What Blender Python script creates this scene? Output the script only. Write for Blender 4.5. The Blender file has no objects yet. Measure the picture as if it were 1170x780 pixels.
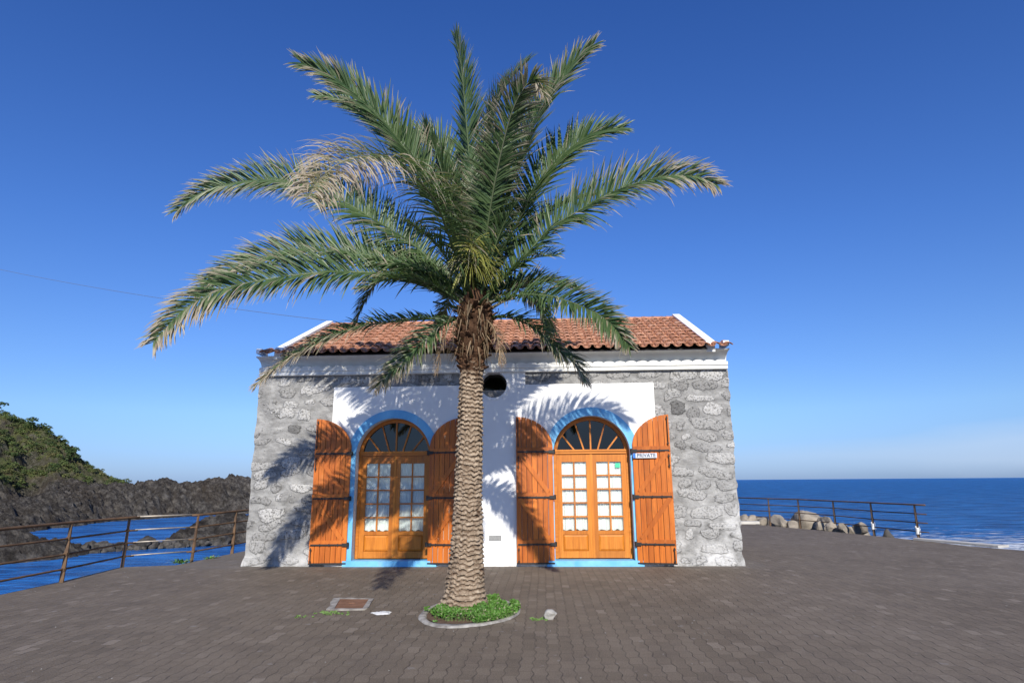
import bpy, bmesh, math, random
import numpy as np
from mathutils import Vector, Matrix

random.seed(7)
rng = np.random.default_rng(11)
scene = bpy.context.scene
COL = scene.collection
rad = math.radians

# ------------------------------------------------------------------ camera
PITCH, YAW, ROLL = .2208, .0481, .0075
cd = bpy.data.cameras.new('camera')
cam = bpy.data.objects.new('camera', cd); COL.objects.link(cam)
cd.sensor_width = 36.0
cd.lens = 711.19 / 1170 * 36
cd.clip_start = .05; cd.clip_end = 80000
fw = Vector((-math.sin(YAW)*math.cos(PITCH), math.cos(YAW)*math.cos(PITCH), math.sin(PITCH)))
rt = Vector((math.cos(YAW), math.sin(YAW), 0)); up = rt.cross(fw)
r2 = rt*math.cos(ROLL) - up*math.sin(ROLL); u2 = up*math.cos(ROLL) + rt*math.sin(ROLL)
cam.matrix_world = Matrix(((r2.x, u2.x, -fw.x, 0), (r2.y, u2.y, -fw.y, 0), (r2.z, u2.z, -fw.z, 1.6), (0, 0, 0, 1)))
scene.camera = cam

# ------------------------------------------------------------------ sky, sun, exposure
SUN_EL = rad(30.0)
SUN_TO = Vector((.150, -1, 0)).normalized()*math.cos(SUN_EL) + Vector((0, 0, math.sin(SUN_EL)))   # towards the sun
world = bpy.data.worlds.new('World'); scene.world = world; world.use_nodes = True
wt = world.node_tree; wt.nodes.clear()


def nd(nt, kind, out=None, props=None, **ins):
    """add a node; inputs by name (or iN by index) are values or sockets; returns an output socket"""
    n = nt.nodes.new(kind)
    for k, v in (props or {}).items(): setattr(n, k, v)
    for k, v in ins.items():
        s = n.inputs[int(k[1:])] if (k[0] == 'i' and k[1:].isdigit()) else n.inputs[k.replace('_', ' ')]
        if isinstance(v, bpy.types.NodeSocket): nt.links.new(v, s)
        else:
            if s.type == 'RGBA' and not hasattr(v, '__len__'): v = (v, v, v, 1)
            elif s.type == 'RGBA' and len(v) == 3: v = (*v, 1)
            s.default_value = v
    return n.outputs[out if out is not None else 0]


def ramp(nt, fac, stops, interp='LINEAR'):
    n = nt.nodes.new('ShaderNodeValToRGB'); cr = n.color_ramp; cr.interpolation = interp
    while len(cr.elements) < len(stops): cr.elements.new(.5)
    for e, (p, c) in zip(cr.elements, stops):
        e.position = p
        e.color = (c, c, c, 1) if not hasattr(c, '__len__') else (*c[:3], 1)
    nt.links.new(fac, n.inputs[0]); return n.outputs[0]


def mth(nt, op, a, b=0.0, clamp=False):
    return nd(nt, 'ShaderNodeMath', props={'operation': op, 'use_clamp': clamp}, i0=a, i1=b)


def mixc(nt, f, a, b, blend='MIX'):
    n = nt.nodes.new('ShaderNodeMix'); n.data_type = 'RGBA'; n.blend_type = blend
    for s, v in ((n.inputs[0], f), (n.inputs[6], a), (n.inputs[7], b)):
        if isinstance(v, bpy.types.NodeSocket): nt.links.new(v, s)
        else: s.default_value = v if s.type != 'RGBA' else ((v, v, v, 1) if not hasattr(v, '__len__') else (*v[:3], 1))
    return n.outputs[2]


sky = wt.nodes.new('ShaderNodeTexSky'); sky.sky_type = 'NISHITA'; sky.sun_disc = False
sky.sun_elevation = SUN_EL; sky.sun_rotation = math.atan2(SUN_TO.x, SUN_TO.y)
sky.air_density = 1.0; sky.dust_density = .35; sky.ozone_density = 3.0; sky.altitude = 0
g = nd(wt, 'ShaderNodeTexCoord', 'Generated')
sx = wt.nodes.new('ShaderNodeSeparateXYZ'); wt.links.new(g, sx.inputs[0])
# thin veil of cloud low over the sea, thicker towards the right (azimuth = x/y)
az = mth(wt, 'DIVIDE', sx.outputs[0], mth(wt, 'MAXIMUM', sx.outputs[1], .05))
cv = wt.nodes.new('ShaderNodeCombineXYZ'); wt.links.new(az, cv.inputs[0]); wt.links.new(mth(wt, 'MULTIPLY', sx.outputs[2], 5.0), cv.inputs[1])
cn = nd(wt, 'ShaderNodeTexNoise', 0, Vector=cv.outputs[0], Scale=2.2, Detail=5.0, Roughness=.5)
topz = mth(wt, 'ADD', .035, mth(wt, 'MULTIPLY', mth(wt, 'MAXIMUM', az, 0.0), .050))
zz = mth(wt, 'ADD', sx.outputs[2], mth(wt, 'MULTIPLY', mth(wt, 'SUBTRACT', cn, .5), .05))
lo = mth(wt, 'MULTIPLY', mth(wt, 'SUBTRACT', zz, .004), 45.0, True)
hi = mth(wt, 'MULTIPLY', mth(wt, 'SUBTRACT', topz, zz), 40.0, True)
rgt = mth(wt, 'MULTIPLY', mth(wt, 'SUBTRACT', az, .12), 1.8, True)
cl = mth(wt, 'MULTIPLY', mth(wt, 'MULTIPLY', lo, hi), mth(wt, 'MULTIPLY', rgt, .40))
tint = ramp(wt, sx.outputs[2], [(0, (.66, .98, 2.0)), (.03, (.76, 1.06, 1.95)), (.10, (1.0, 1.32, 1.95)), (.35, (.76, 1.24, 2.15)), (.8, (.50, 1.04, 2.15))])
skyc = mixc(wt, 1.0, sky.outputs[0], tint, 'MULTIPLY')
skyc = mixc(wt, cl, skyc, (8.8, 10.6, 13.6))
bg = wt.nodes.new('ShaderNodeBackground'); wt.links.new(skyc, bg.inputs[0]); bg.inputs[1].default_value = .057
wo = wt.nodes.new('ShaderNodeOutputWorld'); wt.links.new(bg.outputs[0], wo.inputs[0])
sd = bpy.data.lights.new('sun', 'SUN'); sd.energy = 5.0; sd.angle = rad(.53); sd.color = (1, .945, .85)
sun = bpy.data.objects.new('sun', sd); COL.objects.link(sun)
sun.rotation_euler = (-SUN_TO).to_track_quat('-Z', 'Y').to_euler(); sun.location = (2, -10, 12)
vs = scene.view_settings
vs.view_transform = 'Standard'; vs.look = 'None'; vs.gamma = 1; vs.use_curve_mapping = False; vs.exposure = 0.30
scene.cycles.max_bounces = 8; scene.cycles.transparent_max_bounces = 12

# ------------------------------------------------------------------ numpy value noise
def _hash(i, j, k):
    n = (i*374761393 + j*668265263 + k*2147483647 + 12345) & 0xffffffff
    n = ((n ^ (n >> 13))*1274126177) & 0xffffffff
    n = n ^ (n >> 16)
    return (n & 0xffff)/65535.0


def vnoise(x, y, z=0.0):
    x, y, z = np.broadcast_arrays(np.asarray(x, float), np.asarray(y, float), np.asarray(z, float))
    i, j, k = np.floor(x).astype(np.int64), np.floor(y).astype(np.int64), np.floor(z).astype(np.int64)
    f, h, l = x-i, y-j, z-k
    f, h, l = f*f*(3-2*f), h*h*(3-2*h), l*l*(3-2*l)
    r = 0
    for a in (0, 1):
        for b in (0, 1):
            for c in (0, 1):
                r = r + _hash(i+a, j+b, k+c)*(f if a else 1-f)*(h if b else 1-h)*(l if c else 1-l)
    return r


def fbm(x, y, z=0.0, oct=4, gain=.5):
    r, a, t, s = 0, 1.0, 0, 1.0
    for o in range(oct):
        r = r + a*vnoise(np.asarray(x)*s+o*17.3, np.asarray(y)*s+o*9.1, np.asarray(z)*s); t += a; a *= gain; s *= 2.03
    return r/t


def sstep(a, b, x):
    t = np.clip((x-a)/(b-a), 0, 1); return t*t*(3-2*t)

# ------------------------------------------------------------------ object helpers
def tag(o, label=None, cat=None, group=None, kind=None):
    if label: o['label'] = label
    if cat: o['category'] = cat
    if group: o['group'] = group
    if kind: o['kind'] = kind
    return o


def empty(name, loc=(0, 0, 0)):
    o = bpy.data.objects.new(name, None); o.empty_display_size = .3; o.location = loc; COL.objects.link(o); return o


def link(name, me, mat=None, parent=None, smooth=False):
    o = bpy.data.objects.new(name, me); COL.objects.link(o)
    if mat is not None:
        me.materials.clear(); me.materials.append(mat)
    if smooth: me.polygons.foreach_set('use_smooth', [True]*len(me.polygons))
    if parent is not None:
        o.parent = parent; o.location = -Vector(parent_world(parent))
    return o


def parent_world(p):
    v = Vector((0, 0, 0))
    while p is not None: v += p.location; p = p.parent
    return v


class MB:
    """collects vertices (world coordinates), faces and float attributes; builds ONE mesh"""
    def __init__(s): s.v = []; s.f = []; s.a = {}
    def add(s, v, f, **att):
        b = len(s.v); v = [tuple(q) for q in v]; s.v += v; s.f += [tuple(i+b for i in q) for q in f]
        for k, val in att.items():
            l = s.a.setdefault(k, [0.0]*b); l += [0.0]*(b-len(l))
            l += list(val) if hasattr(val, '__len__') else [val]*len(v)
        return s
    def box(s, x0, x1, y0, y1, z0, z1, **att):
        v = [(x, y, z) for x in (x0, x1) for y in (y0, y1) for z in (z0, z1)]
        return s.add(v, [(0, 1, 3, 2), (4, 6, 7, 5), (0, 4, 5, 1), (2, 3, 7, 6), (0, 2, 6, 4), (1, 5, 7, 3)], **att)
    def bar(s, a, b, w, h, upv=(0, 0, 1), **att):
        a, b = Vector(a), Vector(b); t = (b-a).normalized(); sd_ = t.cross(Vector(upv))
        if sd_.length < 1e-4: sd_ = t.cross(Vector((0, 1, 0)))
        sd_.normalize(); n = sd_.cross(t)
        v = [p + sd_*(i*w/2) + n*(j*h/2) for p in (a, b) for i, j in ((-1, -1), (1, -1), (1, 1), (-1, 1))]
        return s.add(v, [(0, 1, 2, 3), (7, 6, 5, 4), (0, 4, 5, 1), (1, 5, 6, 2), (2, 6, 7, 3), (3, 7, 4, 0)], **att)
    def tube(s, pts, r, n=8, caps=True, **att):
        pts = [Vector(p) for p in pts]; rs = r if hasattr(r, '__len__') else [r]*len(pts)
        v, f = [], []; ref = None
        for i, p in enumerate(pts):
            t = (pts[min(i+1, len(pts)-1)]-pts[max(i-1, 0)]).normalized()
            if ref is None: ref = t.orthogonal().normalized()
            ref = (ref - t*ref.dot(t)).normalized(); b = t.cross(ref)
            v += [p + (ref*math.cos(2*math.pi*k/n) + b*math.sin(2*math.pi*k/n))*rs[i] for k in range(n)]
        for i in range(len(pts)-1):
            f += [(i*n+k, i*n+(k+1) % n, (i+1)*n+(k+1) % n, (i+1)*n+k) for k in range(n)]
        if caps: f += [tuple(range(n-1, -1, -1)), tuple((len(pts)-1)*n+k for k in range(n))]
        return s.add(v, f, **att)
    def grid(s, P, wrap=False, **att):
        """P: array (m, n, 3)"""
        m, n = P.shape[:2]; f = []
        for i in range(m-1):
            for j in range(n if wrap else n-1):
                f.append((i*n+j, i*n+(j+1) % n, (i+1)*n+(j+1) % n, (i+1)*n+j))
        return s.add(P.reshape(-1, 3), f, **{k: np.asarray(v).ravel() for k, v in att.items()})
    def build(s, name, mat=None, parent=None, smooth=False, recalc=False):
        me = bpy.data.meshes.new(name); me.from_pydata(s.v, [], s.f); me.update()
        if recalc:
            bm = bmesh.new(); bm.from_mesh(me); bmesh.ops.recalc_face_normals(bm, faces=bm.faces); bm.to_mesh(me); bm.free()
        for k, l in s.a.items():
            l += [0.0]*(len(s.v)-len(l))
            me.attributes.new(k, 'FLOAT', 'POINT').data.foreach_set('value', l)
        return link(name, me, mat, parent, smooth)


def prism_mesh(name, loops, depth, bevel=0.0):
    """2-D loops (first outer, then holes) filled and extruded symmetrically by depth; local XY plane"""
    c = bpy.data.curves.new(name, 'CURVE'); c.dimensions = '2D'; c.fill_mode = 'BOTH'; c.extrude = depth/2 - bevel
    c.bevel_depth = bevel; c.bevel_resolution = 1; c.offset = -bevel
    for lp in loops:
        sp = c.splines.new('POLY'); sp.points.add(len(lp)-1)
        for p, q in zip(sp.points, lp): p.co = (q[0], q[1], 0, 1)
        sp.use_cyclic_u = True
    o = bpy.data.objects.new(name, c); COL.objects.link(o)
    dg = bpy.context.evaluated_depsgraph_get(); me = bpy.data.meshes.new_from_object(o.evaluated_get(dg))
    bpy.data.objects.remove(o); bpy.data.curves.remove(c); me.name = name
    return me


def prism_xz(name, loops, y0, y1, mat, parent, bevel=0.0, smooth=False):
    """loops in X-Z, running from y0 to y1"""
    me = prism_mesh(name, loops, abs(y1-y0), bevel)
    co = np.empty(len(me.vertices)*3); me.vertices.foreach_get('co', co); co = co.reshape(-1, 3)
    me.vertices.foreach_set('co', np.stack([co[:, 0], (y0+y1)/2 - co[:, 2], co[:, 1]], 1).ravel()); me.update()
    return link(name, me, mat, parent, smooth)


def rect(x0, x1, z0, z1): return [(x0, z0), (x1, z0), (x1, z1), (x0, z1)]


def arch_loop(cx, hw, z0, zc, n=32, rx=None, rz=None):
    """door outline: straight jambs to zc, half-round above"""
    rx = rx or hw; rz = rz or hw
    return [(cx+hw, z0)] + [(cx+rx*math.cos(math.pi*i/n), zc+rz*math.sin(math.pi*i/n)) for i in range(n+1)] + [(cx-hw, z0)]

# ------------------------------------------------------------------ materials
def mat(name, base=(.5, .5, .5), rough=.7, spec=.3, metal=0.0):
    m = bpy.data.materials.new(name); m.use_nodes = True; nt = m.node_tree
    b = nt.nodes['Principled BSDF']; b.inputs['Base Color'].default_value = (*base, 1)
    b.inputs['Roughness'].default_value = rough; b.inputs['Specular IOR Level'].default_value = spec; b.inputs['Metallic'].default_value = metal
    return m, nt, b


def objc(nt): return nd(nt, 'ShaderNodeTexCoord', 'Object')
def geopos(nt): return nd(nt, 'ShaderNodeNewGeometry', 'Position')
def bump(nt, b, h, strength=.5, dist=.01):
    o = nd(nt, 'ShaderNodeBump', 0, Strength=strength, Distance=dist, Height=h); nt.links.new(o, b.inputs['Normal']); return o
def mapping(nt, v, scale=(1, 1, 1), rot=(0, 0, 0), loc=(0, 0, 0)):
    return nd(nt, 'ShaderNodeMapping', 0, Vector=v, Scale=scale, Rotation=rot, Location=loc)
def noise(nt, v, scale, detail=4.0, rough=.55, out=0): return nd(nt, 'ShaderNodeTexNoise', out, Vector=v, Scale=scale, Detail=detail, Roughness=rough)
def attr(nt, name): return nd(nt, 'ShaderNodeAttribute', 'Fac', props={'attribute_name': name})


def simple(name, c1, c2, scale=6, rough=.7, spec=.3, bmp=.2, bdist=.004, metal=0.0, bscale=None, lohi=(.35, .65)):
    m, nt, b = mat(name, c1, rough, spec, metal); p = geopos(nt)
    n = noise(nt, p, scale, 6)
    nt.links.new(ramp(nt, n, [(lohi[0], c1), (lohi[1], c2)]), b.inputs['Base Color'])
    if bmp: bump(nt, b, noise(nt, p, bscale or scale*6, 5), bmp, bdist)
    return m


M = {}
def worn(m, dirt, lo, hi, sc, amt):
    """dirt with a shape of its own over a finished paint"""
    nt = m.node_tree; b = nt.nodes['Principled BSDF']; src = b.inputs['Base Color'].links[0].from_socket; p = geopos(nt)
    nt.links.new(mixc(nt, ramp(nt, noise(nt, mapping(nt, p, (1, 1, .45)), sc, 7, .68), [(lo, 0), (hi, amt)]), src, dirt), b.inputs['Base Color'])


M['white'] = simple('white_plaster', (.80, .80, .79), (.74, .74, .73), 1.2, .85, .2, .25, .003, bscale=40)
M['cornice'] = simple('painted_cornice', (.74, .74, .71), (.66, .66, .62), 2.5, .7, .3, .15, .003, bscale=30)
M['blue'] = simple('blue_paint', (.11, .37, .66), (.20, .50, .76), 3, .6, .3, .2, .002, bscale=50)
M['black'] = simple('black_iron', (.012, .012, .013), (.02, .019, .018), 20, .5, .4, .2, .001)
M['dark'] = simple('dark_interior', (.03, .028, .026), (.04, .036, .03), 3, .9, .1, 0)
M['grey_grille'] = simple('grey_grille', (.25, .25, .25), (.32, .32, .31), 20, .6, .3, .1)
M['concrete'] = simple('concrete', (.36, .34, .31), (.16, .145, .13), 9, .9, .2, .5, .006, bscale=30)
M['pale_concrete'] = simple('pale_concrete', (.50, .48, .44), (.38, .36, .33), 1.6, .9, .2, .6, .02, bscale=9)
M['boulder'] = simple('pale_boulder', (.30, .26, .21), (.14, .122, .10), 2.6, .9, .2, .7, .03, bscale=7)
M['lava_boulder'] = simple('lava_boulder', (.05, .045, .04), (.10, .092, .082), 1.2, .9, .25, .8, .06, bscale=5)
M['stone_bit'] = simple('loose_stone', (.42, .40, .37), (.22, .21, .19), 14, .9, .2, .8, .006, bscale=50)
M['rust'] = simple('rusty_iron', (.09, .055, .033), (.16, .095, .05), 7, .75, .35, .4, .002, metal=.15, bscale=60)
M['bare_pipe'] = simple('bare_pipe', (.44, .39, .32), (.32, .27, .21), 9, .45, .5, .2, .001, metal=.3)
M['rust_cover'] = simple('rust_cover', (.15, .075, .042), (.22, .115, .07), 6, .85, .25, .6, .003, bscale=60)
M['cable'] = simple('cable', (.10, .11, .14), (.12, .13, .16), 5, .7, .2, 0)
M['rag'] = simple('white_rag', (.75, .74, .72), (.6, .6, .58), 12, .9, .1, .4, .004)
M['green_sticker'] = simple('green_sticker', (.05, .50, .28), (.07, .55, .33), 9, .5, .3, 0)
M['sign_white'] = simple('sign_white', (.58, .60, .63), (.52, .54, .57), 6, .4, .4, 0)
M['sign_blue'] = simple('sign_blue', (.03, .16, .55), (.04, .18, .6), 6, .4, .4, 0)
M['letter'] = simple('letter_ink', (.05, .07, .13), (.07, .09, .15), 6, .5, .3, 0)
worn(M['blue'], (.30, .34, .36), .56, .72, 7, .6); worn(M['white'], (.50, .48, .45), .60, .80, 2.2, .35)
_nt = M['white'].node_tree; _b = _nt.nodes['Principled BSDF']; _p = geopos(_nt); _z = nd(_nt, 'ShaderNodeSeparateXYZ', 0, Vector=_p).node.outputs[2]
_f = mth(_nt, 'MULTIPLY', mth(_nt, 'SUBTRACT', 1.0, mth(_nt, 'MULTIPLY', _z, 3.2), True), ramp(_nt, noise(_nt, _p, 7, 6, .7), [(.40, 0), (.62, .55)]))     # rain splash on the foot of the plaster
_nt.links.new(mixc(_nt, _f, _b.inputs['Base Color'].links[0].from_socket, (.36, .32, .27)), _b.inputs['Base Color'])

worn(M['cornice'], (.40, .39, .36), .55, .75, 3.5, .4)
M['curtain'] = simple('curtain_cloth', (.86, .86, .86), (.78, .78, .79), 12, .95, .1, .3, .004, bscale=90)


def wood(name, c1, c2, c3, rough=.42, axis='z'):
    m, nt, b = mat(name, c1, rough, .35); p = geopos(nt)
    sc = (1, 1, .06) if axis == 'z' else (.06, 1, 1)
    v = mapping(nt, p, sc)
    # each board its own tone
    tone = attr(nt, 'tone')
    vv = nd(nt, 'ShaderNodeVectorMath', props={'operation': 'ADD'}, i0=v, i1=nd(nt, 'ShaderNodeCombineXYZ', X=mth(nt, 'MULTIPLY', tone, 17.0), Z=mth(nt, 'MULTIPLY', tone, 5.0)))
    n = noise(nt, vv, 38, 6, .65); n2 = noise(nt, vv, 9, 4, .5)
    f = mth(nt, 'ADD', mth(nt, 'MULTIPLY', n, .6), mth(nt, 'MULTIPLY', n2, .4))
    c = ramp(nt, f, [(.32, c3), (.5, c1), (.68, c2)])
    c = mixc(nt, 1.0, c, nd(nt, 'ShaderNodeCombineXYZ', X=mth(nt, 'ADD', .80, mth(nt, 'MULTIPLY', tone, .35)), Y=mth(nt, 'ADD', .76, mth(nt, 'MULTIPLY', tone, .40)), Z=mth(nt, 'ADD', .76, mth(nt, 'MULTIPLY', tone, .40))), 'MULTIPLY')
    nt.links.new(c, b.inputs['Base Color'])
    nt.links.new(mth(nt, 'ADD', rough-.12, mth(nt, 'MULTIPLY', n2, .3)), b.inputs['Roughness'])
    worn(m, tuple(q*.45 for q in c1), .56, .74, 6, .6); worn(m, (.50, .27, .12), .60, .76, 3.3, .45)
    bump(nt, b, n, .25, .0015)
    return m


M['shutter'] = wood('shutter_wood', (.46, .122, .013), (.56, .165, .020), (.31, .07, .008))
M['shutter_h'] = wood('shutter_wood_crosswise', (.46, .122, .013), (.56, .165, .020), (.31, .07, .008), axis='x')
M['door'] = wood('door_wood', (.48, .158, .016), (.58, .21, .026), (.34, .10, .010))
M['door_h'] = wood('door_wood_crosswise', (.48, .158, .016), (.58, .21, .026), (.34, .10, .010), axis='x')

# window glass: mirror-like by angle, else clear
def glass(name, tint=(.9, .93, .92), mn=.06):
    m = bpy.data.materials.new(name); m.use_nodes = True; nt = m.node_tree; nt.nodes.clear()
    fr = nd(nt, 'ShaderNodeFresnel', 0, IOR=1.5)
    gl = nd(nt, 'ShaderNodeBsdfGlossy', 0, Color=(1, 1, 1, 1), Roughness=.03); tr = nd(nt, 'ShaderNodeBsdfTransparent', 0, Color=(*tint, 1))
    mx = nd(nt, 'ShaderNodeMixShader', 0, i0=mth(nt, 'MAXIMUM', fr, mn), i1=tr, i2=gl)
    o = nt.nodes.new('ShaderNodeOutputMaterial'); nt.links.new(mx, o.inputs[0]); return m
M['glass'] = glass('window_glass')
M['dark_glass'] = glass('dark_window_glass', (.16, .15, .14), .02)

# rubble wall: smeared grey mortar, pale pitted stones, a few dark ones ("stone" and "tone" are per vertex)
m, nt, b = mat('rubble_stone', rough=.92, spec=.15); p = geopos(nt)
mort = ramp(nt, noise(nt, mapping(nt, p, (1, 1, 1.8)), 4.0, 6, .6), [(.28, (.165, .162, .156)), (.5, (.26, .256, .247)), (.72, (.38, .375, .36))])
stn = ramp(nt, mth(nt, 'ADD', attr(nt, 'stone'), mth(nt, 'MULTIPLY', mth(nt, 'SUBTRACT', noise(nt, p, 17, 6, .7), .5), 1.3)), [(.24, 0), (.40, 1)]); ton = attr(nt, 'tone')
pit = noise(nt, p, 27, 6, .78)
stc = mixc(nt, ramp(nt, pit, [(.41, 1), (.50, 0)]), mixc(nt, ton, (.10, .098, .095), (.56, .55, .53)), mixc(nt, ton, (.035, .034, .033), (.15, .147, .14)))
sp = nd(nt, 'ShaderNodeSeparateXYZ', 0, Vector=p).node
# remains of limewash low on the right-hand corner and over the foot of the wall
lw = mth(nt, 'ADD', mth(nt, 'MULTIPLY', mth(nt, 'SUBTRACT', sp.outputs[0], 2.2), .6, True), mth(nt, 'MULTIPLY', mth(nt, 'SUBTRACT', .6, sp.outputs[2]), 1.0, True))
lw = mth(nt, 'MULTIPLY', mth(nt, 'MULTIPLY', lw, mth(nt, 'SUBTRACT', 1.25, mth(nt, 'MULTIPLY', sp.outputs[2], .42)), True), ramp(nt, noise(nt, p, 2.6, 6, .65), [(.42, 0), (.62, .75)]))
mort = mixc(nt, ramp(nt, noise(nt, p, 34, 5, .75), [(.34, .75), (.45, 0)]), mort, (.12, .118, .112))
gap = nd(nt, 'ShaderNodeMath', props={'operation': 'COMPARE'}, i0=stn, i1=.30, i2=.28)
mort = mixc(nt, mth(nt, 'MULTIPLY', gap, ramp(nt, noise(nt, p, 9, 5, .7), [(.44, .1), (.56, .85)])), mort, (.105, .10, .095))   # joints open in places
c = mixc(nt, lw, mixc(nt, mth(nt, 'MULTIPLY', stn, .9), mort, stc), (.62, .615, .60))
nt.links.new(c, b.inputs['Base Color'])
h = mth(nt, 'ADD', mth(nt, 'MULTIPLY', noise(nt, p, 14, 8, .65), 1.0), mth(nt, 'MULTIPLY', pit, mth(nt, 'MULTIPLY', stn, 1.3)))
bump(nt, b, h, .9, .03)
M['rubble'] = m

# clay tiles
m, nt, b = mat('clay_tile', rough=.85, spec=.2); p = geopos(nt); ton = attr(nt, 'tone')
c = ramp(nt, ton, [(0, (.34, .150, .085)), (.35, (.44, .205, .118)), (.7, (.51, .250, .150)), (1, (.58, .32, .205))])
c = mixc(nt, ramp(nt, noise(nt, p, 11, 6, .65), [(.42, 0), (.72, .6)]), c, (.15, .085, .06))
c = mixc(nt, ramp(nt, noise(nt, p, 3, 4, .6), [(.55, 0), (.8, .35)]), c, (.46, .33, .25))
nt.links.new(c, b.inputs['Base Color']); bump(nt, b, noise(nt, p, 60, 4), .3, .004)
M['tile'] = m

# interlocking paving: columns of pavers running away from the sea front, zigzag joints
m, nt, b = mat('block_paving', rough=.85, spec=.25); p = geopos(nt)
sp = nd(nt, 'ShaderNodeSeparateXYZ', 0, Vector=p); spn = sp.node
PX, PY = spn.outputs[0], spn.outputs[1]
zig = mth(nt, 'PINGPONG', mth(nt, 'ADD', PY, 100.0), .115)
zig = mth(nt, 'MULTIPLY', mth(nt, 'SUBTRACT', ramp(nt, mth(nt, 'DIVIDE', zig, .115), [(.12, 0), (.88, 1)]), .5), .021)
wob = mth(nt, 'MULTIPLY', mth(nt, 'SUBTRACT', noise(nt, p, 1.3, 2), .5), .05)
bv = nd(nt, 'ShaderNodeCombineXYZ', X=mth(nt, 'ADD', PY, wob), Y=mth(nt, 'ADD', mth(nt, 'ADD', PX, zig), wob))
bt = nt.nodes.new('ShaderNodeTexBrick'); nt.links.new(bv, bt.inputs['Vector'])
bt.inputs['Scale'].default_value = 1; bt.inputs['Brick Width'].default_value = .23; bt.inputs['Row Height'].default_value = .124
bt.inputs['Mortar Size'].default_value = .0042; bt.inputs['Mortar Smooth'].default_value = .5; bt.offset = .5
bt.inputs['Color1'].default_value = (0, 0, 0, 1); bt.inputs['Color2'].default_value = (1, 1, 1, 1); bt.inputs['Mortar'].default_value = (.5, .5, .5, 1)
tone = bt.outputs['Color']
big = noise(nt, p, .42, 6, .65); mid = noise(nt, p, 2.2, 6, .7); fine = noise(nt, p, 75, 5, .8)
c = ramp(nt, tone, [(0, (.108, .085, .061)), (.5, (.128, .101, .074)), (.92, (.143, .114, .084)), (1, (.195, .160, .125))])
c = mixc(nt, ramp(nt, big, [(.36, 0), (.66, .55)]), c, (.180, .147, .113))
c = mixc(nt, ramp(nt, mid, [(.48, 0), (.72, .5)]), c, (.078, .062, .049))
c = mixc(nt, ramp(nt, fine, [(.38, 0), (.66, 1)]), mixc(nt, 1.0, c, .70, 'MULTIPLY'), mixc(nt, 1.0, c, 1.5, 'MULTIPLY'))
c = mixc(nt, ramp(nt, noise(nt, p, 7, 2, .5), [(.69, 0), (.72, .5)]), c, (.22, .20, .18))
lj = mth(nt, 'PINGPONG', mth(nt, 'ADD', mth(nt, 'ADD', PX, zig), mth(nt, 'ADD', wob, 124.0)), .062)          # distance to the long joints
lj = mth(nt, 'MULTIPLY', ramp(nt, mth(nt, 'DIVIDE', lj, .062), [(.03, 1), (.13, 0)]), ramp(nt, noise(nt, p, 6.0, 5, .6), [(.42, .12), (.60, 1)]))
joint = mth(nt, 'MAXIMUM', mth(nt, 'MULTIPLY', bt.outputs['Fac'], mth(nt, 'MULTIPLY', noise(nt, p, 4.0, 4), 1.1)), mth(nt, 'MULTIPLY', lj, .9))
c = mixc(nt, mth(nt, 'MULTIPLY', joint, .58), c, (.036, .029, .023))
c = mixc(nt, mth(nt, 'MULTIPLY', mth(nt, 'MULTIPLY', mth(nt, 'MULTIPLY', mth(nt, 'SUBTRACT', PY, 12.15), 2.2, True), mth(nt, 'MULTIPLY', mth(nt, 'SUBTRACT', 4.3, PX), 3.0, True)), ramp(nt, noise(nt, p, 2.2, 5), [(.35, .1), (.65, .55)])), c, (.17, .155, .138))   # dust along the wall
nt.links.new(c, b.inputs['Base Color'])
hh = mth(nt, 'ADD', mth(nt, 'MULTIPLY', joint, -1.0), mth(nt, 'ADD', mth(nt, 'MULTIPLY', fine, .25), mth(nt, 'MULTIPLY', mth(nt, 'MULTIPLY', tone, 1.0), .35)))
bump(nt, b, hh, .9, .008)
M['paving'] = m

# sea: deep blue, chop at three scales, foam breaking along the shore and a few whitecaps
m, nt, b = mat('sea_water', rough=.12, spec=.5); p = geopos(nt)
b.inputs['IOR'].default_value = 1.333; b.inputs['Specular IOR Level'].default_value = .11
w1 = noise(nt, mapping(nt, p, (.10, .22, 1), rot=(0, 0, .2)), 1.0, 3, .5)
w2 = noise(nt, mapping(nt, p, (.45, .9, 1), rot=(0, 0, -.25)), 1.0, 4, .6)
w3 = noise(nt, mapping(nt, p, (2.2, 3.6, 1), rot=(0, 0, .35)), 1.0, 3, .6)
hgt = mth(nt, 'ADD', mth(nt, 'MULTIPLY', w1, 6.5), mth(nt, 'ADD', mth(nt, 'MULTIPLY', w2, 2.4), mth(nt, 'MULTIPLY', w3, .5)))
sp = nd(nt, 'ShaderNodeSeparateXYZ', 0, Vector=p).node
open_ = mth(nt, 'MULTIPLY', mth(nt, 'ADD', sp.outputs[0], 5.0), .08, True)           # sheltered cove left, open sea right
far_ = mth(nt, 'MULTIPLY', mth(nt, 'SUBTRACT', sp.outputs[1], 130.0), .02, True)
opn = mth(nt, 'MAXIMUM', open_, far_)
bp = nd(nt, 'ShaderNodeBump', 0, Strength=mth(nt, 'ADD', .35, mth(nt, 'MULTIPLY', opn, .65)), Distance=1.0, Height=hgt); 
deep = ramp(nt, noise(nt, mapping(nt, p, (.10, .30, 1)), 1.0, 6, .62), [(.40, (.006, .066, .225)), (.58, (.022, .155, .45))])
shore = nd(nt, 'ShaderNodeVectorMath', 'Value', props={'operation': 'DISTANCE'}, i0=mapping(nt, p, (.55, 1, 0)), i1=(24.0, 62.0, 0.0))
near = mth(nt, 'SUBTRACT', 1.0, mth(nt, 'DIVIDE', shore, 34.0), True)
fn = noise(nt, mapping(nt, p, (.34, .60, 1), rot=(0, 0, .3)), 1.0, 8, .68)
foam = ramp(nt, mth(nt, 'ADD', fn, mth(nt, 'MULTIPLY', near, .29)), [(.64, 0), (.80, .85)])
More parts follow.
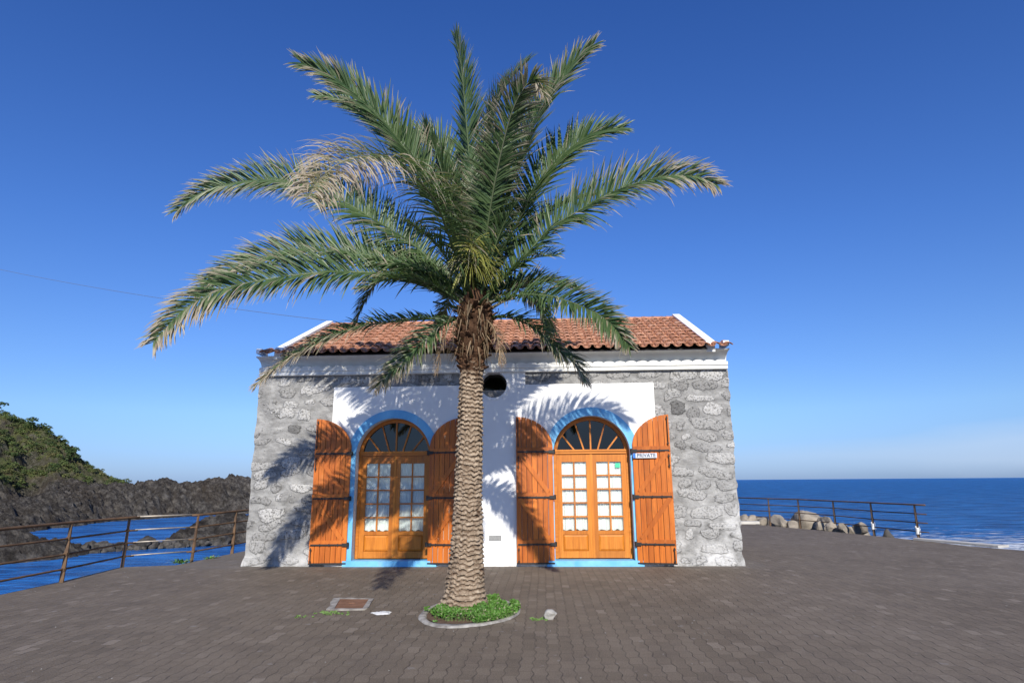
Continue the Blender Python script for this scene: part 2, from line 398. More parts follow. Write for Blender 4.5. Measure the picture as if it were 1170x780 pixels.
caps = mth(nt, 'MULTIPLY', ramp(nt, noise(nt, mapping(nt, p, (.07, .3, 1)), 1.0, 6, .6), [(.72, 0), (.80, .35)]), opn)
foam = mth(nt, 'MAXIMUM', mth(nt, 'MULTIPLY', foam, open_), caps)
# body colour of the water scattered back, plus a limited share of mirror (a ruffled sea never mirrors fully at grazing angles)
wb = nd(nt, 'ShaderNodeBsdfDiffuse', 0, Color=mixc(nt, foam, deep, (.75, .78, .80)), Normal=bp)
wg = nd(nt, 'ShaderNodeBsdfGlossy', 0, Color=(.85, .93, 1.0, 1), Roughness=.17, Normal=bp)
wf = mth(nt, 'MULTIPLY', mth(nt, 'MINIMUM', nd(nt, 'ShaderNodeFresnel', 0, IOR=1.333, Normal=bp), mth(nt, 'SUBTRACT', .62, mth(nt, 'MULTIPLY', opn, .36))), mth(nt, 'SUBTRACT', 1.0, foam))
wm = nd(nt, 'ShaderNodeMixShader', 0, i0=wf, i1=wb, i2=wg)
nt.links.new(wm, [q for q in nt.nodes if q.type == 'OUTPUT_MATERIAL'][0].inputs[0]); nt.nodes.remove(b)
M['sea'] = m

# volcanic terrain: black rock low down and on the steep faces, scrub soil on the gentle tops
m, nt, b = mat('volcanic_ground', rough=.95, spec=.15); p = geopos(nt)
gr = attr(nt, 'green')
rk = ramp(nt, noise(nt, p, .8, 8, .75), [(.30, (.016, .0135, .012)), (.48, (.068, .060, .053)), (.66, (.20, .182, .160))])
rk = mixc(nt, ramp(nt, noise(nt, p, .09, 4), [(.5, 0), (.72, .5)]), rk, (.070, .052, .036))
gc = ramp(nt, noise(nt, p, .22, 6, .65), [(.3, (.060, .078, .024)), (.5, (.125, .140, .045)), (.7, (.165, .125, .070))])
nt.links.new(mixc(nt, gr, rk, gc), b.inputs['Base Color'])
bump(nt, b, noise(nt, p, .9, 9, .75), 1.0, 1.8)
M['volcanic'] = m

# foliage (per-vertex "dry": 0 green to 1 straw; "tone": random)
def leafmat(name, g1, g2, straw1=(.46, .40, .32), straw2=(.28, .22, .155), trans=.32, rough=.42):
    m = bpy.data.materials.new(name); m.use_nodes = True; nt = m.node_tree; nt.nodes.clear()
    dry = attr(nt, 'dry'); tone = attr(nt, 'tone')
    c = mixc(nt, tone, g1, g2); s = mixc(nt, tone, straw2, straw1); c = mixc(nt, dry, c, s)
    df = nt.nodes.new('ShaderNodeBsdfPrincipled'); nt.links.new(c, df.inputs['Base Color'])
    df.inputs['Specular IOR Level'].default_value = .35
    nt.links.new(mth(nt, 'ADD', rough, mth(nt, 'MULTIPLY', dry, .4)), df.inputs['Roughness'])
    tr = nd(nt, 'ShaderNodeBsdfTranslucent', 0, Color=mixc(nt, 1.0, c, (1.25, 1.35, .7), 'MULTIPLY'))
    mx = nd(nt, 'ShaderNodeMixShader', 0, i0=trans, i1=df.outputs[0], i2=tr)
    o = nt.nodes.new('ShaderNodeOutputMaterial'); nt.links.new(mx, o.inputs[0]); return m
M['frond'] = leafmat('palm_leaf', (.042, .084, .032), (.122, .182, .074), rough=.36)
M['dead_frond'] = leafmat('dead_palm_leaf', (.10, .07, .04), (.2, .14, .08), (.36, .27, .17), (.16, .10, .06), trans=.15, rough=.8)
M['scrub'] = leafmat('scrub_leaf', (.026, .052, .014), (.095, .130, .034), (.20, .16, .075), (.12, .095, .045), trans=.15, rough=.7)
M['cover'] = leafmat('ground_cover_leaf', (.06, .16, .025), (.14, .29, .05), trans=.25, rough=.6)
M['flower'] = leafmat('palm_flower', (.18, .22, .03), (.30, .30, .05), trans=.2, rough=.6)

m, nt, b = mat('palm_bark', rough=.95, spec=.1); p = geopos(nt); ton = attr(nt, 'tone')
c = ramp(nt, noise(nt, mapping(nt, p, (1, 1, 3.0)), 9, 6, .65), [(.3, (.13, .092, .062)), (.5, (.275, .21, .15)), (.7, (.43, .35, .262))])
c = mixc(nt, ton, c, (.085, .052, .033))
nt.links.new(c, b.inputs['Base Color']); bump(nt, b, noise(nt, mapping(nt, p, (1, 1, .35)), 70, 5, .7), .7, .012)
M['bark'] = m
M['boot'] = simple('palm_boot', (.036, .019, .012), (.12, .066, .038), 12, .95, .1, .7, .012, bscale=60)  # brown darkened to carry the shade of fronds hanging over the leaf bases

# ================================================================== SETTING
SEA = -5.0
def sheet(name, mat_, z, ext):
    mb = MB(); mb.add([(-ext, -ext, z), (ext, -ext, z), (ext, ext, z), (-ext, ext, z)], [(0, 1, 2, 3)]); return mb.build(name, mat_)
tag(sheet('sea', M['sea'], SEA, 40000), kind='structure')

plaza_loop = [(-8.1, -14), (-8.15, 4), (-8.17, 9.5), (-8.2, 10.7), (-8.4, 12.62), (-7.45, 12.9), (-7.4, 13.6), (-7.28, 15.5), (-7.2, 26), (6.9, 26), (7.41, 24.5), (8.7, 21.43), (9.35, 19.4), (9.9, 17.7), (10.2, 16.3), (10.8, 15.1), (11.9, 12.6), (13.2, 9), (15, 3), (18, -14)]
me = prism_mesh('plaza_paving', [plaza_loop], 8.0)
plaza = tag(link('plaza_paving', me, M['paving']), kind='structure'); plaza.location = (0, 0, -4.0)

# heightfield of the cove's far shore -------------------------------------------------
def crest(lines, X, Y):
    """max over ridge lines of (crest height - fall-off)"""
    Z = np.full(X.shape, -9.0); 
    for pts, wn, base in lines:
        pts = np.array(pts)
        best = np.full(X.shape, 1e9); hz = np.zeros(X.shape)
        for a, b_ in zip(pts[:-1], pts[1:]):
            d = b_[:2]-a[:2]; t = np.clip(((X-a[0])*d[0]+(Y-a[1])*d[1])/(d@d), 0, 1)
            dd = np.hypot(X-a[0]-t*d[0], Y-a[1]-t*d[1]); z = a[2]+t*(b_[2]-a[2])
            k = dd < best; best = np.where(k, dd, best); hz = np.where(k, z, hz)
        warp = best*(1+.5*(fbm(X*.09, Y*.09, 3, 3)-.5))
        f = np.clip(warp/wn, 0, 1.6)
        prof = 1-np.where(f < .45, .55*f, .2475+(f-.45)*1.55)
        z = base + (hz-base)*np.where(prof > 0, prof, prof*1.0)
        Z = np.maximum(Z, z)
    return Z


def terrain(name, lines, x0, x1, y0, y1, step, amp, rough_sc, green_lo, green_hi, gmask=None, gully=False):
    nx, ny = int((x1-x0)/step)+1, int((y1-y0)/step)+1
    X, Y = np.meshgrid(np.linspace(x0, x1, nx), np.linspace(y0, y1, ny))
    Z = crest(lines, X, Y)
    land = sstep(-9, -4, Z)
    if gully:
        gx_ = np.interp(Y, [110, 118, 128, 142], [-92, -98, -106, -117]); wg_ = X-gx_
        cut = np.where(wg_ < 0, np.exp(-(wg_/7.0)**2), np.exp(-(wg_/2.2)**2))*sstep(146, 134, Y)*sstep(-6, 2, Z)
        Z = Z - 6.5*cut*(.7+.6*fbm(X*.2, Y*.2, 4, 3))
    rid = 1-np.abs(2*fbm(X*rough_sc, Y*rough_sc, 1.5, 5, .55)-1)
    rid2 = 1-np.abs(2*fbm(X*rough_sc*3.1, Y*rough_sc*3.1, 7.5, 4, .6)-1)
    rid3 = 1-np.abs(2*fbm(X*rough_sc*9, Y*rough_sc*9, 3.5, 3, .6)-1)
    n = (rid-.78)*amp*3.0 + (rid2-.8)*amp*2.2 + (rid3-.8)*amp*1.0
    Z = Z + land*n
    gy, gx = np.gradient(Z, step); slope = np.hypot(gx, gy)
    gr = sstep(green_lo, green_hi, Z + 14*(fbm(X*.07, Y*.07, 9, 4)-.5))*(1-sstep(.9, 2.4, slope)*.8) if green_hi else np.zeros(X.shape)
    if gmask is not None: gr = gr*gmask(X, Y)
    # drop cells far under the water
    keep = Z > SEA-1.5
    idx = np.arange(nx*ny).reshape(ny, nx); q = keep[:-1, :-1] | keep[1:, :-1] | keep[:-1, 1:] | keep[1:, 1:]
    a, b_, c_, d_ = idx[:-1, :-1][q], idx[:-1, 1:][q], idx[1:, 1:][q], idx[1:, :-1][q]
    used = np.zeros(nx*ny, bool)
    for t in (a, b_, c_, d_): used[t] = True
    remap = np.cumsum(used)-1
    P = np.stack([X.ravel(), Y.ravel(), Z.ravel()], 1)[used]
    mb = MB(); mb.add(P, np.stack([remap[t] for t in (a, b_, c_, d_)], 1), green=gr.ravel()[used])
    o = tag(mb.build(name, M['volcanic'], smooth=True), kind='structure')
    return o, X, Y, Z, gr


HEAD = [([(-190, 150, 22), (-155.2, 133.9, 18.5), (-140.1, 139.9, 18.0), (-129.1, 142.1, 17.2), (-120.8, 144.1, 15.4), (-115.8, 144.3, 11.2), (-111.2, 145.3, 6.2), (-107.2, 145.9, 3.0), (-102.8, 147.7, 1.3), (-99.7, 149.9, .2), (-92, 152, -2)], 27, -5.5),
        ([(-150, 128, 14), (-128, 127, 10), (-118, 124, 7.5), (-112, 124, 5)], 13, -5.5),
        ([(-118, 120, 2), (-104, 126, 1.5), (-98, 140, 1)], 12, -5.5)]
head_o, HX, HY, HZ, HG = terrain('headland', HEAD, -200, -84, 96, 182, .42, 1.7, .13, .5, 7.0, None, True)
SPUR = [([(-118, 86, -2.5), (-98, 86, -3.6), (-82, 88, -3.6), (-82, 94, -2.4), (-86, 105, -1.0), (-87, 115, .3), (-85.5, 123.2, 1.1), (-84, 128, 1.2), (-82.0, 132.5, 2.1), (-79.4, 136.7, 1.2), (-76.3, 140.6, 1.3), (-73.8, 143.5, 1.0)], 9, -5.6),
        ([(-86, 105, -2.0), (-96, 112, -1)], 9, -5.6)]
terrain('lava_spur', SPUR, -130, -62, 74, 158, .32, 1.1, .24, 0, 0)
terrain('far_lava_islet', [([(-124, 214, 1.5), (-118.3, 217.9, 3.0), (-111.7, 221.4, 4.2), (-107.0, 227.1, 3.2), (-95.9, 236.3, .8), (-88, 242, -3)], 12, -5.6)], -140, -74, 198, 260, .55, 1.1, .2, 0, 0)
terrain('lava_outcrop', [([(-39.8, 71.5, -3.4), (-39.0, 73.3, -2.4), (-37.5, 75.2, -2.1), (-36.4, 77.9, -2.1), (-33.0, 83.5, -2.4), (-28, 92, -3)], 4.2, -5.5)], -48, -20, 62, 100, .22, .45, .5, 0, 0)
terrain('cove_rock', [([(-66, 46, -1.0), (-55, 51, -1.5), (-50.5, 55.0, -2.1), (-48.6, 57.6, -2.6), (-47.8, 59.6, -3.6)], 4.5, -5.5)], -74, -40, 36, 70, .22, .5, .45, 0, 0)

# scrub on the headland: leaf clumps
def clump(mb, c, r, n, size, flat=.7, tone0=None, dry=0.0):
    d = rng.normal(size=(n, 3)); d /= np.linalg.norm(d, axis=1)[:, None]; d[:, 2] = np.abs(d[:, 2])*1.0-.15
    rr = r*(.55+.45*rng.random(n)**.5)
    P = np.array(c)+d*rr[:, None]*np.array([1, 1, flat])
    u = rng.normal(size=(n, 3)); u /= np.linalg.norm(u, axis=1)[:, None]; w = np.cross(u, d+.6*rng.normal(size=(n, 3))); w /= np.linalg.norm(w, axis=1)[:, None]
    s = size*(.6+.8*rng.random(n))[:, None]
    V = np.stack([P-u*s, P-w*s*.55, P+u*s, P+w*s*.55], 1).reshape(-1, 3)
    t = np.repeat(np.clip((tone0 if tone0 is not None else rng.random())+.35*(rng.random(n)-.5), 0, 1), 4)
    mb.add(V, np.arange(4*n).reshape(n, 4), tone=t, dry=np.full(4*n, dry))


mb = MB(); cnt = 0
k = np.argwhere((HG > .42) & (fbm(HX*.13, HY*.13, 5, 3) > .47) & (HZ > 1) & (HY < 165) & (HX > -170)); rng.shuffle(k)
for i, j in k[:3200]:
    r = .30+1.0*rng.random()**2.6
    clump(mb, (HX[i, j]+rng.normal()*.3, HY[i, j]+rng.normal()*.3, HZ[i, j]+r*.1), r, int(34+56*r), .11+.05*r, .75, None, float(np.clip(rng.normal(.12, .2), 0, .7)))
tag(mb.build('hillside_scrub', M['scrub']), 'low green and olive scrub covering the upper slopes of the headland', 'scrub', kind='stuff')

# three bushes one can tell apart on the skyline of the headland
def bush(c, r, label, tone):
    root = tag(empty('bush', c), label, 'bush')
    t = MB()
    for a in range(5):
        th = a*1.256+.4; t.tube([c, (c[0]+.3*r*math.cos(th), c[1]+.3*r*math.sin(th), c[2]+.45*r), (c[0]+.6*r*math.cos(th), c[1]+.6*r*math.sin(th), c[2]+.8*r)], [.09, .06, .03], 5)
    t.build('stem', M['boot'], root)
    f = MB()
    for q in range(9):
        d = rng.normal(size=3)*np.array([.5, .5, .28])*r
        clump(f, (c[0]+d[0], c[1]+d[1], c[2]+.75*r+d[2]), r*.5, 60, .24, .85, tone)
    f.build('foliage', M['scrub'], root)


def ground_z(x, y):
    i = np.argmin(np.abs(HY[:, 0]-y)); j = np.argmin(np.abs(HX[0]-x)); return float(HZ[i, j])
for x, y, r, lab, tone in [(-112.2, 144.5, 1.9, 'dark bush leaning out over the seaward brink of the green headland', .15), (-121.5, 143.5, 2.2, 'large rounded bush on the skyline where the headland begins to fall to the sea', .3), (-130.5, 141.5, 1.8, 'broad bush on the highest visible point of the headland', .1)]:
    bush((x, y, ground_z(x, y)-.2), r, lab, tone)

# ================================================================== THE STONE HOUSE
D = 12.695                       # plane of the plastered front
XL, XR, TOPW = -5.95, 3.77, 3.80
house = tag(empty('stone_house', (-1.04, D, 0)), 'single-storey rubble stone house with white plastered front and red clay tile roof', 'house')
BACK = 18.05

# --- rubble walls: one mesh, front in three displaced pieces round the plaster, plain sides and back
stones = []
zz_ = .02
while zz_ < 3.9:
    hrow = rng.uniform(.17, .33); x = -6.1 + rng.uniform(0, .3)
    while x < 4.0:
        w = rng.uniform(.22, .75)
        if rng.random() < .93:
            tone_ = float(np.clip(rng.normal(.72, .18), .4, 1))
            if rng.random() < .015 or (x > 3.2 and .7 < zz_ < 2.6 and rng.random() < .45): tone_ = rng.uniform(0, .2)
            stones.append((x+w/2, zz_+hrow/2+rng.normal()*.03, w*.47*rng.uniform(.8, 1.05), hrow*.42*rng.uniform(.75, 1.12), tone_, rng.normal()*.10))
        x += w + rng.uniform(.01, .06)
    zz_ += hrow
stones = np.array(stones)


def rubble(U, Zc):
    """outward relief (m), stone mask and tone for wall coordinates"""
    wu = U + .20*(fbm(U*4.5, Zc*4.5, 3, 4)-.5); wz = Zc + .15*(fbm(U*4.5, Zc*4.5, 8, 4)-.5)
    mask = np.zeros(U.shape); tn = np.zeros(U.shape)
    for cx, cz, a, b_, t, r in stones:
        k = (np.abs(wu-cx) < a*1.4) & (np.abs(wz-cz) < b_*1.9)
        if not k.any(): continue
        du = (wu[k]-cx)*math.cos(r)+(wz[k]-cz)*math.sin(r); dz = -(wu[k]-cx)*math.sin(r)+(wz[k]-cz)*math.cos(r)
        q = (np.abs(du/a)**2.6+np.abs(dz/b_)**2.6)**(1/2.6)
        m_ = 1-sstep(.55, 1.25, q); better = m_ > mask[k]
        mm = mask[k]; tt = tn[k]; mm[better] = m_[better]; tt[better] = t; mask[k] = mm; tn[k] = tt
    rel = .014*mask*(.6+.8*fbm(U*11, Zc*11, 1, 3)) +   .014*(fbm(U*3, Zc*5, 5, 4)-.5) + .016*(fbm(U*14, Zc*14, 2, 4)-.5)
    smear = sstep(.56, .74, fbm(U*2.1, Zc*2.6, 21, 4))            # mortar smeared over some of the stones
    return rel, mask*(1-.9*smear), tn


mb = MB()
def front_piece(x0, x1, z0, z1, edge_l=False, edge_r=False, st=.021):
    nx, nz = max(2, int((x1-x0)/st)), max(2, int((z1-z0)/st))
    U, Z = np.meshgrid(np.linspace(x0, x1, nx), np.linspace(z0, z1, nz))
    rel, mk, tn = rubble(U, Z)
    foot = .05*(1-sstep(0, .22, Z))*fbm(U*3, Z*3, 4, 3)*1.6
    Y = D+.012-rel-foot
    X = U.copy()
    for on, col, s in ((edge_l, 0, -1), (edge_r, -1, 1)):
        if on:
            w = np.abs(U-(x0 if s < 0 else x1)); f = 1-sstep(0, .12, w)
            X = X + s*f*(.055*(fbm(U*0+3.3*s, Z*4.2, 2, 4)-.5)+.012*mk+.035*(1-sstep(0, .25, Z)))
    mb.grid(np.stack([X, Y, Z], -1), stone=mk, tone=tn)
    return X, Y
PX0, PX1, PZ = -4.325, 2.262, 3.535
eL = front_piece(XL, PX0+.03, -.03, TOPW, edge_l=True)
eR = front_piece(PX1-.03, XR, -.03, TOPW, edge_r=True)
front_piece(PX0+.03, -1.70, PZ-.03, TOPW); front_piece(-.345, PX1-.03, PZ-.03, TOPW)
for (X, Y), xe, col in ((eL, XL, 0), (eR, XR, -1)):             # sides follow the worn corners
    zs = np.linspace(-.03, TOPW, X.shape[0]); ys = np.linspace(0, 1, 60)
    U, Z = np.meshgrid(ys, zs); Yw = Y[:, col][:, None]*(1-U)+BACK*U
    rel, mk, tn = rubble(Yw*1.0-14+(4 if col else 0), Z); s = -1 if col == 0 else 1
    Xs = X[:, col][:, None]*(1-sstep(0, .1, U)) + (xe)*sstep(0, .1, U) + s*rel*sstep(0, .06, U)
    mb.grid(np.stack([Xs, Yw, Z], -1), stone=mk, tone=tn)
mb.add([(XL, BACK, -.03), (XR, BACK, -.03), (XR, BACK, TOPW), (XL, BACK, TOPW)], [(0, 1, 2, 3)], stone=0, tone=.5)
mb.build('wall', M['rubble'], house, smooth=True)

# --- plaster, openings
DOORS = (-3.035, .965); HW, ZC = .77, 2.115
OC = (-.995, 3.545); OR = .272
circ = [(OC[0]+OR*math.cos(t*2*math.pi/48), OC[1]+OR*math.sin(t*2*math.pi/48)) for t in range(48)]
outer = [(PX0, -.02), (PX1, -.02), (PX1, PZ), (-.345, PZ), (-.345, 3.80), (-1.70, 3.80), (-1.70, PZ), (PX0, PZ)]
# the doors' openings run to the ground: carve them out of the outline
ol = [(PX0, -.02)]
for cx in DOORS: ol += [(cx-HW, -.02)] + [(x, z) for x, z in arch_loop(cx, HW, -.02, ZC)[::-1]][1:-1] + [(cx+HW, -.02)]
ol += outer[1:]
prism_xz('plaster_front', [ol, circ], D-.028, D+.30, M['white'], house)
# plinth band and vent between the doors
pb = MB(); pb.box(-1.62, -.72, D-.046, D-.0285, -.02, .262); pb.build('plinth', M['white'], house)
vg = MB(); vg.box(-1.09, -.845, D-.040, D-.029, .478, .575)
for q in range(6): vg.bar((-1.085, D-.043, .487+q*.0155), (-.85, D-.043, .487+q*.0155), .004, .006)
vg.build('vent_grille', M['grey_grille'], house)

# --- round window beside the palm
rw = prism_xz('round_window', [[(OC[0]+(OR+.05)*math.cos(t*math.pi/24), OC[1]+(OR+.05)*math.sin(t*math.pi/24)) for t in range(48)], circ], D-.040, D-.0285, M['white'], house)
fr = [(OC[0]+(OR-.045)*math.cos(t*math.pi/24), OC[1]+(OR-.045)*math.sin(t*math.pi/24)) for t in range(48)]
prism_xz('frame', [circ, fr], D+.265, D+.30, M['dark'], rw)
lc = [(OC[0]+(OR-.01)*math.cos(t), OC[1]+(OR-.01)*math.sin(t)) for t in np.linspace(math.pi*1.12, math.pi*1.88, 24)]
prism_xz('sill_fill', [lc], D+.13, D+.16, M['concrete'], rw)  # added grey half-disc standing for the lit part low in the opening
prism_xz('pane', [fr], D+.277, D+.283, M['dark_glass'], rw)

# --- doors: frame, fanlight, two leaves each
def planks(mb, lo, hi, x0, x1, n, y0, y1, topf, gap=.009, z0=None):
    """vertical boards between x0 and x1, tops following topf(x)"""
    w = (x1-x0)/n
    for i in range(n):
        a, b_ = x0+i*w+gap/2, x0+(i+1)*w-gap/2; xs = np.linspace(a, b_, 5); t = random.random()
        loop = [(a, z0)] + [(b_, z0)] + [(x, topf(x)) for x in xs[::-1]]
        nn = len(loop); dp = random.uniform(0, .0016)
        v = [(x, y0-dp, z) for x, z in loop] + [(x, y1, z) for x, z in loop]
        f = [tuple(range(nn)), tuple(range(2*nn-1, nn-1, -1))] + [(k, nn+k, nn+(k+1) % nn, (k+1) % nn) for k in range(nn)]
        mb.add(v, f, tone=t)


def rail_h(mb, x0, x1, z0, z1, y0, y1): mb.box(x0, x1, y0, y1, z0, z1, tone=random.random())


YD = D+.205                        # front face of the door leaves, set back in the wall
ZT0, ZT1 = 2.135, 2.215            # transom
for di, cx in enumerate(DOORS):
    side = ('left', 'right')[di]
    # blue surround: arch ring and the two strips beside the door
    R1, R0 = HW+.165, HW-.006
    lo = [(cx+R1, -.01)] + [(cx+R1*math.cos(math.pi*i/40), ZC+R1*math.sin(math.pi*i/40)) for i in range(41)] + [(cx-R1, -.01), (cx-R0, -.01)] + \
         [(cx-R0*math.cos(math.pi*i/40), ZC+R0*math.sin(math.pi*i/40)) for i in range(41)] + [(cx+R0, -.01)]
    prism_xz('arch_surround', [lo], D-.040, D-.0275, M['blue'], house, .003)
    stp = MB(); stp.box(cx-.925, cx+.925, D-.085, D+.190, -.02, .108); stp.build('doorstep', M['blue'], house)
    # timber frame
    a = .715; f0 = cx-a; f1 = cx+a
    fr_ = MB()
    for x0, x1 in ((cx-.762, cx-.70), (cx+.70, cx+.762)): fr_.box(x0, x1, YD-.015, YD+.07, .118, ZT0, tone=random.random())
    fr_.box(cx-.762, cx+.762, YD-.03, YD+.07, ZT0, ZT1, tone=.6)
    fr_.box(cx-.762, cx+.762, YD-.05, YD-.03, ZT0+.05, ZT1+.004, tone=.8)
    ro, ri = .763, .690; n = 40; a0 = math.asin((ZT1-ZC)/ro); a1 = math.asin((ZT1-ZC)/ri)
    V, Fc = [], []
    for i in range(n+1):
        t = i/n; to = a0+(math.pi-2*a0)*t; ti = a1+(math.pi-2*a1)*t
        for yy in (YD-.015, YD+.06):
            V += [(cx+ro*math.cos(to), yy, ZC+ro*math.sin(to)), (cx+ri*math.cos(ti), yy, ZC+ri*math.sin(ti))]
    for i in range(n):
        q = 4*i; r = q+4; Fc += [(q, r, r+1, q+1), (q+2, q+3, r+3, r+2), (q+1, r+1, r+3, q+3), (q, q+2, r+2, r)]
    fr_.add(V, Fc, tone=.45)
    fr_.build('door_frame', M['door_h'], house)
    fl = MB()                       # spokes of the fanlight
    for xb, xt in ((-.335, -.575), (-.14, -.305), (0, 0), (.14, .305), (.335, .575)):
        zt = ZC+math.sqrt(max(.70**2-xt**2, 0))
        fl.bar((cx+xb, YD+.012, ZT1-.002), (cx+xt, YD+.012, zt), .030, .026, (0, 1, 0), tone=random.random())
    flo = fl.build('fanlight', M['door'], house)
    gl = [(cx+.70*math.cos(a1+(math.pi-2*a1)*i/30), ZC+.70*math.sin(a1+(math.pi-2*a1)*i/30)) for i in range(31)]
    prism_xz('pane', [gl], YD+.030, YD+.034, M['dark_glass'], flo)
    # leaves
    for s in (-1, 1):
        xo, xi = cx+s*.698, cx+s*.003
        x0, x1 = min(xo, xi), max(xo, xi)
        lf = MB(); st = .100; y0, y1 = YD, YD+.045
        for q0, q1 in ((x0, x0+st), (x1-st, x1)): lf.box(q0, q1, y0, y1, .125, ZT0-.004, tone=random.random())
        lfh = MB()
        for z0, z1 in ((.125, .255), (.565, .640), (1.975, ZT0-.004)): lf.box(x0+st, x1-st, y0+.001, y1, z0, z1, tone=random.random())
        gx0, gx1, gz0, gz1 = x0+st, x1-st, .640, 1.975
        for k in range(1, 5):
            z = gz0+(gz1-gz0)*k/5; lf.box(gx0, gx1, y0+.006, y1-.006, z-.014, z+.014, tone=random.random())
        xm = (gx0+gx1)/2; lf.box(xm-.014, xm+.014, y0+.005, y1-.005, gz0, gz1, tone=random.random())
        # raised bottom panel
        b0, b1, c0, c1 = gx0+.004, gx1-.004, .259, .561; ins = .035
        v = [(b0, y0+.022, c0), (b1, y0+.022, c0), (b1, y0+.022, c1), (b0, y0+.022, c1), (b0+ins, y0+.004, c0+ins), (b1-ins, y0+.004, c0+ins), (b1-ins, y0+.004, c1-ins), (b0+ins, y0+.004, c1-ins)]
        lf.add(v, [(4, 5, 6, 7), (0, 1, 5, 4), (1, 2, 6, 5), (2, 3, 7, 6), (3, 0, 4, 7)], tone=.75)
        if s == 1: lf.box(cx-.022, cx+.022, y0-.014, y0-.001, .125, ZT0-.006, tone=.9)    # cover strip over the meeting edge
        leaf = lf.build('door_leaf', M['door'], house)
        gm = MB(); gm.box(gx0-.004, gx1+.004, y0+.022, y0+.026, gz0-.004, gz1+.004); gm.build('pane', M['glass'], leaf)
        # gathered white curtains hung behind the panes, one short tier per two rows
        cu = MB(); nx = 90
        tiers = [(gz1-.005, gz1-.275), (gz1-.265, gz1-.545), (gz1-.53, gz1-.81), (gz1-.80, gz1-1.08), (gz1-1.065, gz0-.0)]
        for ti_, (zt_, zb_) in enumerate(tiers):
            xs = np.linspace(gx0-.03, gx1+.03, nx); zs = np.linspace(0, 1, 8)
            Xg, T = np.meshgrid(xs, zs); ph = fbm(Xg*9+di*7+s*3, Xg*0+ti_*3.1, 2, 3)*20
            Yg = YD+.062+.004*ti_+.010*np.sin(Xg*105+ph+T*.9)+.004*np.sin(Xg*260+ph*1.7)
            zb = zb_ + (.012 if ti_ < 4 else .03)*np.abs(np.sin(Xg*21+ti_*1.7+di+s)) + .005*np.sin(Xg*55+ti_)-.012
            Zg = zt_+(zb-zt_)*T
            cu.grid(np.stack([Xg, Yg, Zg], -1))
        cu.build('curtain', M['curtain'], leaf, smooth=True)
        if s == 1 and di == 1:
            stk = MB(); stk.box(x1-st-.115, x1-st-.02, y0+.0185, y0+.0215, 1.855, 1.945); stk.build('sticker', M['green_sticker'], leaf)
    # shutters folded back against the wall
    for s in (-1, 1):
        hx = cx+s*{(-1, 0): .850, (1, 0): .745, (-1, 1): .775, (1, 1): .800}[(s, di)]; W_ = .735; ang = {(-1, 0): 4, (1, 0): 5, (-1, 1): 3, (1, 1): 10}[(s, di)]
        zt = lambda x: 2.245+.625*math.sqrt(max(0, 1-((W_-abs(x))/W_)**2))          # x measured from the hinge
        zb0 = .075
        sm = MB(); planks(sm, 0, 0, 0, W_, 7, -.030, 0, zt, z0=zb0)
        # boards across and braces
        for z in (2.205, 1.325, .445): sm.box(.012, W_-.006, -.052, -.0305, z-.052, z+.052, tone=random.random())
        for za, zb in ((2.15, 1.38), (1.27, .50)): sm.bar((W_-.06, -.041, za), (.10, -.041, zb), .085, .0205, (0, 1, 0), tone=random.random())
        irons = []
        for z in (2.172, 1.292, .412):
            ir = MB(); irons.append(('hinge_strap', ir))
            ir.box(.0, W_-.03, -.0585, -.0525, z-.015, z+.015)
            for q in (.17, .34, .52): ir.box(q-.012, q+.012, -.066, -.0585, z-.022, z+.022)
            ir.tube([(-.022, -.045, z-.045), (-.022, -.045, z+.045)], .024, 10); ir.box(-.02, .085, -.070, -.0585, z-.030, z+.030)
        for z0, z1 in ((zb0-.02, .36), (1.83, 2.10), (2.26, zt(W_-.05)-.03)):
            bo = MB(); irons.append(('bolt', bo)); bo.tube([(W_-.045, -.068, z0), (W_-.045, -.068, z1)], .008, 6)
            for z in (z0+.05, z1-.04): bo.box(W_-.062, W_-.028, -.076, -.0535, z-.012, z+.012)
        bo = MB(); irons.append(('iron_shoe', bo)); bo.box(.0, W_, -.040, .003, zb0-.028, zb0-.001)                                 # iron shoe under the boards
        for mbx in [sm]+[q[1] for q in irons]:
            ca, sa = math.cos(rad(ang)), math.sin(rad(ang)); out = []
            for x, y, z in mbx.v:
                y_ = y-.012
                out.append((hx+s*(x*ca), D-.036+y_-x*sa, z))
            mbx.v = out
        so = sm.build('shutter', M['shutter'], house, recalc=True)
        for nm, q in irons: q.build(nm, M['black'], so, recalc=True)
        if s == 1 and di == 1: sign_frame = (hx, ca, sa)

# private sign on the rightmost shutter: white plate with a blue end
hx, ca, sa = sign_frame
sg = tag(empty('private_sign', (hx+.24*ca, D-.115, 2.07)), 'small white plate lettered PRIVATE with a blue end, fixed high on a shutter', 'sign')
def on_shutter(x, y, z): return (hx+x*ca+y*sa*0, D-.036-.012-x*sa+y, z)
def sbox(x0, x1, y0, y1, z0, z1):
    m_ = MB(); m_.box(x0, x1, y0, y1, z0, z1); m_.v = [on_shutter(*q) for q in m_.v]; return m_
sbox(.0, .46, -.080, -.073, 2.028, 2.122).build('plate', M['sign_white'], sg)
sbox(.002, .05, -.0835, -.0801, 2.030, 2.120).build('blue_end', M['sign_blue'], sg)
tc = bpy.data.curves.new('lettering', 'FONT'); tc.body = 'PRIVATE'; tc.size = .094; tc.extrude = .001; tc.align_x = 'CENTER'; tc.align_y = 'CENTER'; tc.offset = .0015; tc.space_character = 1.03
to = bpy.data.objects.new('lettering', tc); COL.objects.link(to)
me = bpy.data.meshes.new_from_object(to.evaluated_get(bpy.context.evaluated_depsgraph_get())); bpy.data.objects.remove(to)
for v in me.vertices: x, y, z = v.co; v.co = on_shutter(.255+x, -.0825-z, 2.075+y)
link('lettering', me, M['letter'], sg)

